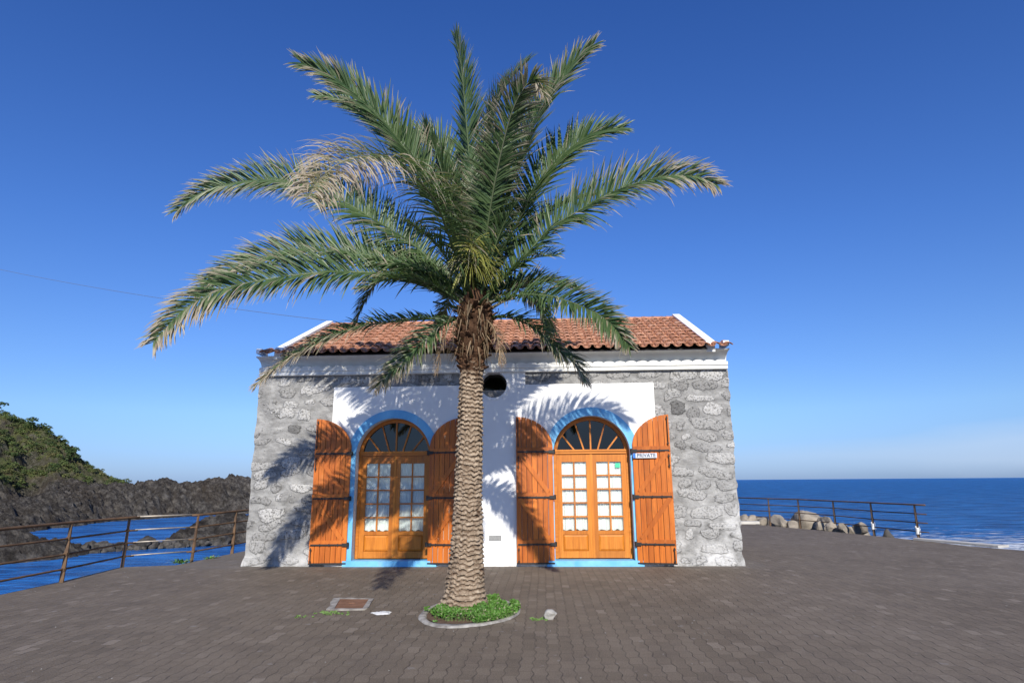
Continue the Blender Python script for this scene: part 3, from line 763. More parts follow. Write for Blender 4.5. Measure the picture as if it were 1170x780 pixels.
# --- cornice: plain fillet, moulding with scalloped tile ends, deep cove under the eaves
CX0, CX1 = -5.92, 3.765
prof = [(0, 3.79), (.075, 3.79), (.085, 3.80), (.085, 3.865), (.108, 3.875), (.112, 3.94), (.003, 3.945)]
for i in range(13):
    t = i/12*math.pi/2; prof.append((.003+.292*(1-math.cos(t)), 3.95+.195*math.sin(t)))
prof += [(.298, 4.150), (.298, 4.172), (-.02, 4.172), (-.02, 3.79)]
cm = MB(); n = len(prof)
xs_ = [CX0, CX1]
cm.add([(x, D+.005-o, z) for x in xs_ for o, z in prof], [tuple(range(n)), tuple(range(2*n-1, n-1, -1))] + [(k, n+k, n+(k+1) % n, (k+1) % n) for k in range(n)])
cm.build('cornice', M['cornice'], house, recalc=True)
sc_ = MB(); x = CX0
while x < CX1-.05:                 # painted tile ends standing along the moulding
    w = .2245; k = 8
    A = [(x+w/2-w/2*math.cos(math.pi*i/k), 3.938+.042*math.sin(math.pi*i/k)*random.uniform(.9, 1.1)) for i in range(k+1)]
    v = [(a, D-.110, z) for a, z in A]+[(a, D-.045, z) for a, z in A]; m_ = k+1
    sc_.add(v, [tuple(range(m_)), ]+[(i, m_+i, m_+i+1, i+1) for i in range(k)]); x += w
sc_.build('cornice_scallops', M['cornice'], house)

# --- roof: covers and channels of clay tile, both slopes; white copings on the gables
EY, EZ, RY, RZ = 12.275, 4.165, 15.35, 5.545
sl = math.hypot(RY-EY, RZ-EZ); dy, dz = (RY-EY)/sl, (RZ-EZ)/sl
mbt = MB(); PIT = .2245; rows = 10; stp_ = sl/rows
def tile(xc, s0, flip, cover, first=False):
    """one barrel tile, wide end down-slope for covers"""
    L = stp_*1.16; k = 8; th = .011
    xw = random.gauss(0, .004); tl = random.gauss(0, .012); lift = random.gauss(0, .002)
    tone = float(np.clip(random.gauss(.5, .24), 0, 1)); V = []
    for e, (s, r) in enumerate(((s0, .086 if cover else .080), (s0+L, .070 if cover else .088))):
        for q in (0, 1):
            rr = r-(th if q else 0)
            for i in range(k+1):
                a = math.pi*i/k
                if cover: px, pn = rr*math.cos(a), .026+rr*.66*math.sin(a) + (.020 if e == 0 else -.004) + lift
                else: px, pn = rr*math.cos(a), .072-rr*.62*math.sin(a) + (.012 if e == 0 else -.006)
                px += xc+xw+tl*(s-s0)
                y, z = EY+s*dy-pn*dz, EZ+s*dz+pn*dy
                V.append((px, 2*RY-y if flip else y, z))
    m_ = k+1; F = []
    for i in range(k):
        F += [(i, i+1, 2*m_+i+1, 2*m_+i), (m_+i+1, m_+i, 3*m_+i, 3*m_+i+1), (i+1, i, m_+i, m_+i+1)]
    F += [(0, 2*m_, 3*m_, m_), (k, m_+k, 3*m_+k, 2*m_+k)]
    mbt.add(V, F, tone=tone)
ncol = int((3.36+5.36)/PIT); xs0 = -1.0-ncol*PIT/2
for flip in (False, True):
    for r in range(rows):
        for c_ in range(ncol+1):
            xc = xs0+c_*PIT
            tile(xc, r*stp_+random.gauss(0, .006), flip, True)
            if c_ < ncol: tile(xc+PIT/2, r*stp_-.03, flip, False)
    for c_ in (-2, -1, ncol+1, ncol+2):          # short tile ends on the ledge beyond each gable
        xc = xs0+c_*PIT; 
        if xc > -6.0 and xc < 3.85: tile(xc, 0, flip, True); tile(xc-PIT/2*(1 if c_ > 0 else -1), -.03, flip, False)
for q in range(29):                 # ridge tiles
    x = -5.40+q*.305; k = 8; rr = .11; V = []
    for e, (xx, r_) in enumerate(((x, rr), (x+.35, rr*.88))):
        V += [(xx, RY+r_*math.cos(math.pi*i/k), RZ-.005+r_*.8*math.sin(math.pi*i/k)) for i in range(k+1)]
    mbt.add(V, [(i, i+1, k+2+i, k+1+i) for i in range(k)], tone=float(np.clip(random.gauss(.5, .2), 0, 1)))
mbt.build('roof', M['tile'], house)
rb = MB()                            # boards and mortar bed under the tiles, ledge over the cornice
for flip in (False, True):
    f_ = (lambda y: 2*RY-y) if flip else (lambda y: y)
    rb.add([(x, f_(y), z) for x in (-5.40, 3.32) for y, z in ((EY+.10, EZ+.012), (RY, RZ-.03), (RY, RZ-.08), (EY+.10, EZ-.012+.0))], [(0, 4, 5, 1), (3, 2, 6, 7), (0, 3, 7, 4)])
rb.box(-5.89, 3.74, D+.03, BACK+.25, 4.10, 4.171)
rb.build('roof_bed', M['dark'], house)
for xg in (-5.46, 3.40):
    cp = MB()
    for flip in (False, True):
        f_ = (lambda y: 2*RY-y) if flip else (lambda y: y)
        hh_ = .135; y0_, z0_ = EY+.14, EZ+.063
        v = []
        for x in (xg-.085, xg+.085):
            v += [(x, f_(y0_), z0_-.12), (x, f_(RY), RZ-.12), (x, f_(RY), RZ+hh_-.0), (x, f_(y0_), z0_+hh_-.03)]
        cp.add(v, [(0, 1, 2, 3), (7, 6, 5, 4), (3, 2, 6, 7), (0, 4, 5, 1), (0, 3, 7, 4)])
    cp.add([(x, y, z) for x in (xg-.07, xg+.07) for y, z in ((D+.1, 4.0), (2*RY-D-.1, 4.0), (RY, RZ))], [(0, 1, 2), (5, 4, 3)])
    cp.build('gable_coping', M['white'], house, recalc=True)
for xa, s in ((-5.86, 1), (3.70, -1)):
    md = MB(); md.box(xa-.055, xa+.055, EY+.10, EY+.42, 4.225, 4.325); md.build('mortar_dab', M['white'], house)
il = MB(); il.box(XL+.3, XR-.3, D+.9, BACK-.2, -.01, .02); il.build('interior_floor', M['dark'], house)

# cable from the left gable to a pole out of the picture
cb = MB(); A = Vector((-5.50, 15.40, 5.70)); B = Vector((-29.56, 24.0, 12.29))
cb.tube([A.lerp(B, t)-Vector((0, 0, .35*4*t*(1-t))) for t in np.linspace(0, 1, 16)], .0062, 5)
tag(cb.build('overhead_cable', M['cable']), 'thin dark cable slanting up to the left across the sky from the roof', 'cable')

# ================================================================== THE PALM
TB = Vector((-1.045, 8.45, 0))
palm = tag(empty('palm_tree', TB), 'tall date palm with a ringed grey trunk and arching fronds in front of the house', 'palm tree')
axis = [(-1.045, 0), (-1.018, .6), (-1.003, 1.49), (-.985, 2.18), (-.978, 2.9), (-.967, 3.12), (-.945, 3.5), (-.925, 4.0), (-.915, 4.45)]
def axis_x(z): return np.interp(z, [a[1] for a in axis], [a[0] for a in axis])
rz_ = [(-.05, .36), (0, .335), (.12, .270), (.3, .236), (.6, .206), (1.0, .182), (1.5, .164), (2.2, .153), (2.9, .146), (3.12, .146), (3.3, .150)]
zt_ = np.linspace(-.05, 3.30, 1000); th_ = np.linspace(0, 2*math.pi, 190, endpoint=False)
TH, ZZ = np.meshgrid(th_, zt_)
R_ = np.interp(ZZ, [a[0] for a in rz_], [a[1] for a in rz_])
# leaf scars: overlapping lips in staggered rows, ragged and uneven
ROW = .060
def scars(TH, ZZ, seed, row, ncirc):
    c = TH/(2*math.pi)*ncirc + .55*(fbm(np.cos(TH)*3+seed, np.sin(TH)*3, ZZ*16, 3)-.5); ci = np.floor(c); cf = c-ci; ci = ci % ncirc
    wz = ZZ + .09*(fbm(ZZ*0+seed, ZZ*0, ZZ*1.7, 3)-.5) + 1.25*row*(fbm(np.cos(TH)*4+seed, np.sin(TH)*4, ZZ*8, 4)-.5) + row*.30*np.abs(cf-.5)
    r = wz/row + .55*_hash(ci.astype(np.int64), 9, 4); ri = np.floor(r); f = r-ri
    h = _hash(ri.astype(np.int64), ci.astype(np.int64), 5+seed)
    edge = .45+.55*np.sin(np.pi*np.clip(cf, 0, 1))**.5
    lip = (1-sstep(.10, .95, f))*sstep(0, .10, f)
    return lip*edge*(.55+.75*h), h
l1, h1 = scars(TH, ZZ, 1, ROW, 13)
rag = fbm(np.cos(TH)*9, np.sin(TH)*9, ZZ*34, 4, .6)
vert = vnoise(np.cos(TH)*22, np.sin(TH)*22, ZZ*7)
l1 = l1*(.35+1.2*fbm(np.cos(TH)*1.8, np.sin(TH)*1.8, ZZ*2.3+3, 3))
R2 = R_ + .026*l1 + .040*(rag-.5) + .020*(fbm(np.cos(TH)*26, np.sin(TH)*26, ZZ*70, 2)-.5) + .006*(vert-.5) + .022*(fbm(np.cos(TH)*1.5, np.sin(TH)*1.5, ZZ*2.2+4, 3)-.5)
foot = 1-sstep(0, .25, ZZ); R2 = R2 + foot*.05*(fbm(np.cos(TH)*3, np.sin(TH)*3, 2, 3)-.3)
brn = np.clip(sstep(2.95, 3.2, ZZ+.1*(rag-.5))*.8 + sstep(.66, .76, fbm(np.cos(TH)*1.2+4, np.sin(TH)*1.2, ZZ*6+11, 3))*.6 + .55*(1-sstep(.04, .34, l1))*1.2, 0, 1)  # browner crown end, random patches, and shade painted into the grooves between lips
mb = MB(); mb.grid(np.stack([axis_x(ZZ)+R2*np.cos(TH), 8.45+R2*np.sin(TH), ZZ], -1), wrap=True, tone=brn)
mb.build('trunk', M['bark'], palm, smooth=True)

# old leaf bases (boots) packed round the top of the trunk
mb = MB(); GA = 2.39996
for i in range(210):
    z = 3.06+.0044*i; a = i*GA; r = .125+.065*sstep(3.05, 3.6, z)-.05*sstep(3.75, 4.0, z)
    o = Vector((math.cos(a), math.sin(a), 0)); s_ = Vector((-math.sin(a), math.cos(a), 0)); c0 = Vector((axis_x(z), 8.45, z)) + o*r
    L = random.uniform(.05, .12)+.08*(z-3.05); w = random.uniform(.030, .065); tl = random.uniform(.2, 1.25)
    d = (o*math.cos(tl)+Vector((0, 0, math.sin(tl)))).normalized(); nrm = d.cross(s_)
    P = [(c0+s_*x*w-d*.03+nrm*.0, .045) for x in (-1, 1)] ; V = []
    for t, k, hh in ((0, 1, .040), (.6, .72, .028), (1, random.uniform(.3, .6), .012)):
        for x, y in ((-1, -1), (1, -1), (1, 1), (-1, 1)):
            V.append(c0+d*(L*t)+s_*(x*w*k+random.gauss(0, .004))+nrm*(y*hh*.5+random.gauss(0, .004)))
    mb.add(V, [(3, 2, 1, 0)]+[(b*4+k, b*4+(k+1) % 4, b*4+4+(k+1) % 4, b*4+4+k) for b in (0, 1) for k in range(4)]+[(8, 9, 10, 11)])
mb.build('leaf_bases', M['boot'], palm)

# heart of the crown: sheathing fibre and cut leaf stalks between the living ones
mb = MB(); zs = np.linspace(3.85, 4.62, 26); th = np.linspace(0, 2*math.pi, 28, endpoint=False); A_, Zh = np.meshgrid(th, zs)
Rh = np.interp(Zh, [3.85, 4.1, 4.4, 4.62], [.17, .17, .11, .03])*(.8+.5*fbm(np.cos(A_)*4, np.sin(A_)*4, Zh*6, 3))
mb.grid(np.stack([axis_x(Zh)+Rh*np.cos(A_), 8.45+Rh*np.sin(A_), Zh], -1), wrap=True)
mb.build('crown_heart', M['boot'], palm, smooth=True)
for i in range(16):
    a = i*2.39996+.3; el = rng.uniform(.15, 1.0); L = rng.uniform(.35, .75); z0 = 3.92+.022*i
    d = np.array([math.cos(a)*math.cos(el), math.sin(a)*math.cos(el), math.sin(el)]); p0 = np.array([axis_x(z0)+.10*math.cos(a), 8.45+.10*math.sin(a), z0])
    mb = MB(); mb.tube([p0, p0+d*L*.5, p0+d*L+np.array([0, 0, -.04])], [.030, .020, .012], 6, dry=float(rng.random() < .4)*.7, tone=.6)
    mb.build('leaf_stalk', M['frond'], palm, smooth=True)

# loose fibre and withered strips hanging under the crown
mb = MB()
for i in range(170):
    a = rng.random()*6.283; z = rng.uniform(3.25, 4.05); r = .15+.06*rng.random(); L = rng.uniform(.08, .30)
    p0 = Vector((axis_x(z)+r*math.cos(a), 8.45+r*math.sin(a), z)); out = rng.uniform(-.02, .30)
    p1 = p0+Vector((math.cos(a)*out*.7, math.sin(a)*out*.7, rng.uniform(-.02, .10))); p2 = p1+Vector((math.cos(a)*.10*rng.random()+rng.normal()*.03, math.sin(a)*.10*rng.random(), -L))
    w = Vector((-math.sin(a), math.cos(a), 0))*rng.uniform(.004, .015)
    mb.add([p0-w, p0+w, p1-w, p1+w, p2-w*.2, p2+w*.2], [(0, 1, 3, 2), (2, 3, 5, 4)], dry=float(rng.random() < .3)*.9, tone=rng.random())
mb.build('hanging_fibre', M['dead_frond'], palm)


def catmull(P, n):
    P = np.array(P, float); P = np.vstack([2*P[0]-P[1], P, 2*P[-1]-P[-2]]); out = []
    for i in range(1, len(P)-2):
        for t in np.linspace(0, 1, 24, endpoint=False):
            a, b_, c, d = P[i-1:i+3]
            out.append(.5*((2*b_)+(-a+c)*t+(2*a-5*b_+4*c-d)*t*t+(-a+3*b_-3*c+d)*t**3))
    out.append(P[-2]); out = np.array(out); s = np.r_[0, np.cumsum(np.linalg.norm(np.diff(out, axis=0), axis=1))]
    u = np.linspace(0, s[-1], n); return np.stack([np.interp(u, s, out[:, k]) for k in range(3)], 1), s[-1]


def nz(v): return v/np.maximum(np.linalg.norm(v, axis=-1, keepdims=True), 1e-9)


def frond(name, pts, roll=0.0, leaf=.58, dry=.25, dens=2.0, vee=.42, droop=.10, bare=.045, matn='frond', label=None, stalk=.020, angle=(66, 27), drytips=1.0):
    """one arching leaf: rachis and two ranks of leaflets in one mesh"""
    N = 70; P, L = catmull(pts, N); T = nz(np.gradient(P, axis=0))
    dh = P[-1]-P[0]; dh[2] = 0
    if np.linalg.norm(dh) < .25: dh = np.array([0., -1., 0.]) if abs(dh[1]) < 1e-6 else dh
    S0 = nz(np.cross(nz(dh), [0, 0, 1.0]))
    S = nz(S0-T*(T @ S0)[:, None]); Nn = np.cross(S, T)               # Nn: upper face
    rl = np.radians(roll)*np.linspace(.35, 1, N)[:, None] if not hasattr(roll, '__len__') else np.radians(np.linspace(roll[0], roll[1], N))[:, None]
    S, Nn = S*np.cos(rl)+Nn*np.sin(rl), Nn*np.cos(rl)-S*np.sin(rl)
    mb = MB(); rr = [stalk*(1-.88*(i/(N-1))**.8) for i in range(N)]; rr[0] *= 1.9; rr[1] *= 1.6; rr[2] *= 1.3
    dr_ = np.repeat(np.clip(np.linspace(-.15, .9, N)*dry*1.4, 0, 1), 6)
    mb.tube(P, rr, 6, dry=dr_, tone=.85)
    n = int(L*31*dens); V, F, DR, TN = [], [], [], []
    SEG = 4
    for side in (-1, 1):
        for i in range(n):
            s = bare+(1-bare)*((i+.5+rng.uniform(-.35, .35))/n); x = s*(N-1); k = min(int(x), N-2); f = x-k
            p = P[k]*(1-f)+P[k+1]*f; t = nz(T[k]*(1-f)+T[k+1]*f); sv = S[k]*side; nv = Nn[k]
            q = (s-bare)/(1-bare)
            ln = leaf*np.interp(q, [0, .07, .16, .4, .7, .9, 1], [.22, .42, .85, 1.0, .86, .60, .38])*rng.uniform(.82, 1.1)
            a = math.radians(np.interp(q, [0, 1], angle)+rng.normal()*5); v = vee+rng.normal()*.22
            d = t*math.cos(a)+(sv*math.cos(v)+nv*math.sin(v))*math.sin(a)
            dl = np.clip(dry*np.interp(q, [0, .5, 1], [.15, .6, 1.5])+rng.normal()*.14, 0, 1)     # how far the drying has come down the leaflet
            if rng.random() < .04+.10*dry: dl = min(1, dl+.55)
            w = rng.uniform(.0115, .0165)*(1-.35*dl)*min(1, leaf/.42)
            wv = nz(np.cross(d, nv+.35*rng.normal(size=3)*.5)); base = len(V); c = p.copy(); dirv = d.copy()
            g = droop*rng.uniform(.6, 1.5)+.42*dl*drytips*rng.uniform(.3, 1.1); tn = rng.random()
            for j in range(SEG+1):
                u = j/SEG; ww = w*np.interp(u, [0, .12, .5, .85, 1], [.55, 1, .92, .45, .06])
                fold = nz(np.cross(wv, dirv))*ww*.45
                V += [c-wv*ww+fold, c, c+wv*ww+fold]
                dv = float(np.clip((u-(1-dl*1.15))*3.2+.25*dl, 0, 1)); DR += [dv]*3; TN += [tn]*3
                dirv = nz(dirv+np.array([0, 0, -1.0])*g*(.35+u)/SEG*2.2 + (rng.normal(size=3)*.10*dl if dl > .3 else 0))
                c = c+dirv*ln/SEG
            for j in range(SEG):
                b_ = base+3*j; F += [(b_, b_+1, b_+4, b_+3), (b_+1, b_+2, b_+5, b_+4)]
    mb.add(V, F, dry=DR, tone=TN)
    o = mb.build(name, M[matn], palm, smooth=True)
    if label: o['label'] = label
    return o


FR = {
    'A': [(-1.11,8.45,4.08), (-1.69,8.31,4.35), (-2.18,8.16,4.43), (-2.61,8.02,4.42), (-2.95,7.90,4.38), (-3.29,7.76,4.30), (-3.56,7.65,4.22), (-3.87,7.51,4.11), (-4.10,7.38,3.98), (-4.36,7.22,3.74), (-4.48,7.09,3.50), (-4.57,6.95,3.23)],  # 4.3 m
    'B': [(-1.12,8.45,4.18), (-1.85,8.43,4.58), (-2.36,8.42,4.77), (-2.75,8.41,4.86), (-3.04,8.40,4.89), (-3.40,8.39,4.91), (-3.70,8.38,4.88), (-4.05,8.38,4.79), (-4.39,8.37,4.66), (-4.67,8.36,4.50), (-4.92,8.35,4.28)],  # 4.1 m
    'C': [(-1.14,8.45,4.24), (-1.48,8.51,4.61), (-1.82,8.57,4.98), (-2.24,8.62,5.29), (-2.58,8.67,5.53), (-3.03,8.73,5.83), (-3.57,8.79,6.11), (-4.06,8.85,6.26), (-4.46,8.89,6.30), (-4.91,8.94,6.28), (-5.30,8.98,6.20), (-5.64,9.02,6.04), (-5.81,9.05,5.89)],  # 5.5 m
    'D': [(-1.05,8.45,4.30), (-1.18,7.72,4.72), (-1.27,7.00,4.95), (-1.44,6.31,4.98), (-1.62,5.68,4.81), (-1.74,5.12,4.48), (-1.75,4.58,4.05), (-1.65,4.05,3.59)],  # 5.1 m
    'E': [(-1.03,8.45,4.43), (-1.25,8.21,5.25), (-1.43,8.09,5.60), (-1.69,7.97,5.93), (-1.90,7.86,6.22), (-2.12,7.76,6.51), (-2.35,7.66,6.72), (-2.62,7.56,6.95), (-2.91,7.45,7.12), (-3.21,7.35,7.21)],  # 3.9 m
    'E2': [(-1.04,8.45,4.38), (-1.37,8.37,5.26), (-1.60,8.33,5.79), (-1.93,8.28,6.27), (-2.26,8.24,6.66), (-2.59,8.21,6.97), (-2.93,8.18,7.18), (-3.26,8.15,7.25)],  # 3.8 m
    'F': [(-1.00,8.45,4.54), (-1.08,8.60,5.27), (-1.18,8.73,5.98), (-1.33,8.81,6.42), (-1.51,8.88,6.74), (-1.74,8.93,6.95), (-2.03,8.99,7.04), (-2.30,9.05,6.93)],  # 3.2 m
    'G': [(-0.93,8.45,4.54), (-0.94,8.29,5.28), (-0.98,8.14,6.02), (-1.02,8.00,6.64), (-1.05,7.91,7.07), (-1.08,7.83,7.44), (-1.15,7.75,7.83)],  # 3.4 m
    'H': [(-0.88,8.45,4.54), (-0.83,8.45,5.48), (-0.74,8.45,6.39), (-0.63,8.45,7.12), (-0.42,8.45,7.58), (-0.16,8.45,7.90)],  # 3.5 m
    'I': [(-0.85,8.45,4.47), (-0.62,7.81,5.44), (-0.37,7.26,6.15), (-0.17,6.98,6.43), (-0.02,6.87,6.47), (0.07,6.75,6.19)],  # 3.1 m
    'J': [(-0.80,8.45,4.53), (-0.47,8.24,5.57), (-0.22,8.11,6.17), (-0.06,8.03,6.54), (0.09,7.96,6.84), (0.30,7.89,7.11), (0.55,7.81,7.41), (0.80,7.75,7.61)],  # 3.6 m
    'K': [(-0.75,8.45,4.43), (-0.40,8.47,5.11), (-0.06,8.50,5.80), (0.18,8.51,6.12), (0.43,8.52,6.41), (0.71,8.53,6.63), (0.98,8.54,6.75), (1.26,8.55,6.79)],  # 3.2 m
    'L': [(-0.81,8.45,4.08), (-0.45,8.38,4.49), (-0.18,8.33,4.74), (0.15,8.27,5.08), (0.48,8.22,5.27), (0.78,8.18,5.43), (1.14,8.13,5.59), (1.64,8.06,5.71), (2.12,8.00,5.70), (2.42,7.95,5.53)],  # 3.9 m
    'M': [(-0.76,8.45,4.04), (-0.33,8.14,4.07), (0.10,7.83,3.96), (0.37,7.61,3.81), (0.62,7.38,3.63), (0.79,7.18,3.44), (0.89,7.03,3.27), (0.98,6.85,3.06)],  # 2.7 m
    'N': [(-0.76,8.45,3.86), (-0.40,8.39,3.82), (-0.10,8.33,3.65), (0.19,8.26,3.35), (0.42,8.20,3.14), (0.56,8.15,2.89)],  # 1.7 m
    'O': [(-0.77,8.45,4.08), (-0.47,8.52,4.23), (-0.19,8.58,4.33), (-0.04,8.63,4.18), (0.03,8.69,3.91), (0.07,8.75,3.62)],  # 1.4 m
    'P': [(-1.11,8.45,3.83), (-1.52,8.45,3.85), (-2.02,8.45,3.82), (-2.45,8.45,3.77), (-2.95,8.45,3.62), (-3.44,8.45,3.39), (-3.80,8.45,3.12), (-4.02,8.45,2.93)],  # 3.2 m
    'Q': [(-1.08,8.45,3.87), (-1.37,8.30,3.71), (-1.63,8.13,3.41), (-1.88,7.94,3.08), (-2.10,7.75,2.78)],  # 1.7 m
    'R': [(-1.12,8.45,4.08), (-1.82,8.95,4.52), (-2.30,9.25,4.76), (-2.64,9.46,4.71), (-2.88,9.70,4.49), (-3.09,9.95,4.20)],  # 2.8 m
}
SPEC = {  # roll, leaflet length, dryness, extra
 'A': dict(angle=(68, 36), roll=(40, 80), leaf=.62, dry=.44, droop=.24), 'B': dict(angle=(68, 36), roll=(45, 80), leaf=.62, dry=.30, droop=.14),
 'C': dict(angle=(68, 36), roll=(45, 85), leaf=.64, dry=.30, droop=.18), 'D': dict(roll=(10, 35), leaf=.62, dry=.85, droop=.55, dens=1.5, angle=(82, 50), label='arching frond with hanging straw-coloured leaflets'),
 'E': dict(roll=(50, 95), leaf=.64, dry=.24), 'E2': dict(roll=(25, 75), leaf=.56, dry=.16), 'F': dict(roll=(15, 60), leaf=.64, dry=.08),
 'G': dict(roll=(0, 40), leaf=.62, dry=.12, angle=(54, 17)), 'H': dict(roll=(-5, -35), leaf=.64, dry=.08, angle=(54, 20)), 'I': dict(roll=(0, 10), leaf=.56, dry=.50, droop=.25),
 'J': dict(roll=(-45, -92), leaf=.62, dry=.24, angle=(58, 24)), 'K': dict(roll=(-40, -82), leaf=.64, dry=.12), 'L': dict(angle=(68, 36), roll=(-45, -82), leaf=.64, dry=.38, droop=.20),
 'M': dict(roll=(-35, -70), leaf=.48, dry=.30, droop=.10), 'N': dict(roll=(-20, -30), leaf=.46, dry=.45, droop=.3, dens=2.2), 'O': dict(roll=0, leaf=.42, dry=.12, droop=.2),
 'P': dict(roll=(25, 60), leaf=.38, dry=.62, droop=.2), 'Q': dict(roll=(25, 40), leaf=.46, dry=.50, droop=.3, dens=2.2), 'R': dict(roll=(10, 40), leaf=.44, dry=.08, droop=.15),
}
for k, pts in FR.items(): frond('frond', pts, **SPEC[k])
# fronds of the far side and the heart of the crown, mostly seen between the others
for pts, kw in (
    ([(-1.0, 8.45, 4.4), (-1.25, 8.6, 5.2), (-1.5, 8.7, 5.9), (-1.75, 8.75, 6.4)], dict(dry=.08, leaf=.42)),
    ([(-.88, 8.45, 4.5), (-.70, 8.5, 5.3), (-.50, 8.55, 6.1), (-.30, 8.6, 6.9), (-.2, 8.65, 7.3)], dict(dry=.08, leaf=.46, roll=-20)),
    ([(-.92, 8.40, 4.5), (-.93, 8.2, 5.0), (-.95, 8.05, 5.6), (-.96, 7.95, 6.1)], dict(dry=.04, leaf=.36, roll=5)),
    ([(-.86, 8.40, 4.45), (-.72, 8.15, 5.0), (-.58, 7.95, 5.6), (-.45, 7.8, 6.1)], dict(dry=.06, leaf=.42, roll=-10)),
    ([(-.80, 8.45, 4.3), (-.40, 8.60, 4.9), (0, 8.75, 5.4), (.45, 8.85, 5.75), (.9, 8.9, 5.9)], dict(dry=.12, leaf=.44, roll=(-10, -30))),
    ([(-1.08, 8.45, 4.2), (-1.7, 8.7, 4.7), (-2.3, 8.9, 5.0), (-2.9, 9.0, 5.05), (-3.4, 9.1, 4.9)], dict(dry=.2, leaf=.42, roll=(10, 40))),
    ([(-1.08, 8.4, 4.05), (-1.5, 8.1, 4.25), (-1.95, 7.85, 4.25), (-2.35, 7.65, 4.05)], dict(dry=.2, leaf=.36, roll=(10, 35))),
    ([(-.98, 8.42, 4.4), (-1.12, 8.25, 5.0), (-1.28, 8.1, 5.6), (-1.46, 8.0, 6.2), (-1.62, 7.95, 6.6)], dict(dry=.06, leaf=.5, roll=15)),
    ([(-.90, 8.42, 4.5), (-.80, 8.30, 5.2), (-.68, 8.2, 5.9), (-.58, 8.1, 6.5)], dict(dry=.06, leaf=.5, roll=-10)),
    ([(-1.05, 8.45, 4.1), (-1.55, 8.6, 4.5), (-2.1, 8.75, 4.75), (-2.6, 8.85, 4.8)], dict(dry=.12, leaf=.46, roll=(20, 50))),
    ([(-.80, 8.45, 4.1), (-.40, 8.65, 4.4), (.05, 8.8, 4.5), (.5, 8.9, 4.4)], dict(dry=.2, leaf=.44, roll=(-20, -50))),
    ([(-1.06, 8.42, 4.12), (-1.45, 8.30, 4.42), (-1.85, 8.22, 4.58), (-2.2, 8.15, 4.55)], dict(dry=.12, leaf=.40, roll=(20, 50), dens=1.2)),
    ([(-.78, 8.42, 4.10), (-.45, 8.30, 4.42), (-.10, 8.22, 4.62), (.25, 8.15, 4.65)], dict(dry=.12, leaf=.40, roll=(-20, -50), dens=1.2)),
    ([(-1.03, 8.36, 4.15), (-1.25, 8.05, 4.55), (-1.48, 7.8, 4.8), (-1.7, 7.55, 4.9)], dict(dry=.10, leaf=.40, roll=(10, 30), dens=1.2)),
    ([(-.84, 8.36, 4.15), (-.66, 8.05, 4.6), (-.48, 7.8, 4.95), (-.32, 7.6, 5.15)], dict(dry=.10, leaf=.40, roll=(-10, -30), dens=1.2)),
    ([(-.95, 8.5, 4.2), (-1.2, 9.2, 4.6), (-1.5, 9.9, 4.6), (-1.8, 10.5, 4.25)], dict(dry=.3, leaf=.4)),
    ([(-.9, 8.5, 4.2), (-.5, 9.1, 4.5), (-.1, 9.6, 4.4), (.2, 10.0, 4.0)], dict(dry=.3, leaf=.4)),
): frond('frond', pts, **kw)
for pts, kw in (                    # withered lower fronds
    ([(-.90, 8.42, 3.85), (-.70, 8.25, 3.72), (-.58, 8.15, 3.45), (-.54, 8.1, 3.12)], {}),
    ([(-1.10, 8.40, 3.80), (-1.26, 8.25, 3.66), (-1.36, 8.2, 3.38), (-1.40, 8.18, 3.05)], {}),
): frond('dead_frond', pts, leaf=.26, dry=.95, droop=.6, dens=.9, matn='dead_frond', bare=.3, stalk=.016, label='withered brown frond hanging against the trunk')

# yellow-green flower stalks in the heart of the crown
for c, n, R0, tn in (((-.955, 8.10, 4.74), 150, .20, .9), ((-.94, 8.12, 4.50), 120, .18, .8), ((-.70, 8.30, 4.50), 70, .11, .45)):
    mb = MB(); c = Vector(c)
    mb.tube([(axis_x(4.1), 8.42, 4.1), (c.x, c.y+.05, c.z-.12), c], [.018, .014, .010], 6, tone=tn, dry=.1)
    for i in range(n):
        a = rng.random()*6.283; el = rng.uniform(-.2, 1.4); d = Vector((math.cos(a)*math.cos(el), math.sin(a)*math.cos(el), math.sin(el)))
        pts = [c.copy()]; dv = d.copy(); L = R0*rng.uniform(.9, 2.0)
        for j in range(5): dv = (dv+Vector((0, 0, -.42))).normalized(); pts.append(pts[-1]+dv*L/5*1.5)
        mb.tube(pts, [.006, .007, .007, .006, .005, .003], 3, caps=False, tone=tn*rng.uniform(.6, 1.1), dry=.1+.6*(rng.random() < .15))
    mb.build('flower_stalk', M['flower'], palm)

# ------------------------------------------------------------------ round planter at its foot
def ring_r(a): return 1+.05*math.sin(2*a+.5)+.03*math.sin(3*a+2)
PC = (-.955, 8.36); PA, PB = .535, .86
kb = MB(); n = 72; V = []
for i in range(n):
    a = 2*math.pi*i/n; r = ring_r(a); w0 = .985+.06*(float(fbm(math.cos(a)*5, math.sin(a)*5, 9, 3))-.5); w1 = .90+.025*math.sin(a*5)
    for k, (w, z) in enumerate(((w0+.03, .003), (w0+.01, .016+.010*fbm(math.cos(a)*6, math.sin(a)*6, 2, 3)), (w1, .020+.010*fbm(math.cos(a)*6, math.sin(a)*6, 5, 3)), (w1-.02, .003))):
        V.append((PC[0]+PA*1.12*r*w*math.cos(a), PC[1]+PB*1.06*r*w*math.sin(a), z))
kb.add(V, [(4*i+k, 4*((i+1) % n)+k, 4*((i+1) % n)+k+1, 4*i+k+1) for i in range(n) for k in range(3)])
tag(kb.build('planter_kerb', M['concrete'], recalc=True, smooth=True), 'low worn concrete ring let into the paving around the foot of the palm', 'kerb')
soil = MB(); soil.add([(PC[0]+PA*.95*ring_r(a)*math.cos(a), PC[1]+PB*.90*ring_r(a)*math.sin(a), .012) for a in np.linspace(0, 2*math.pi, 48, endpoint=False)], [tuple(range(48))])
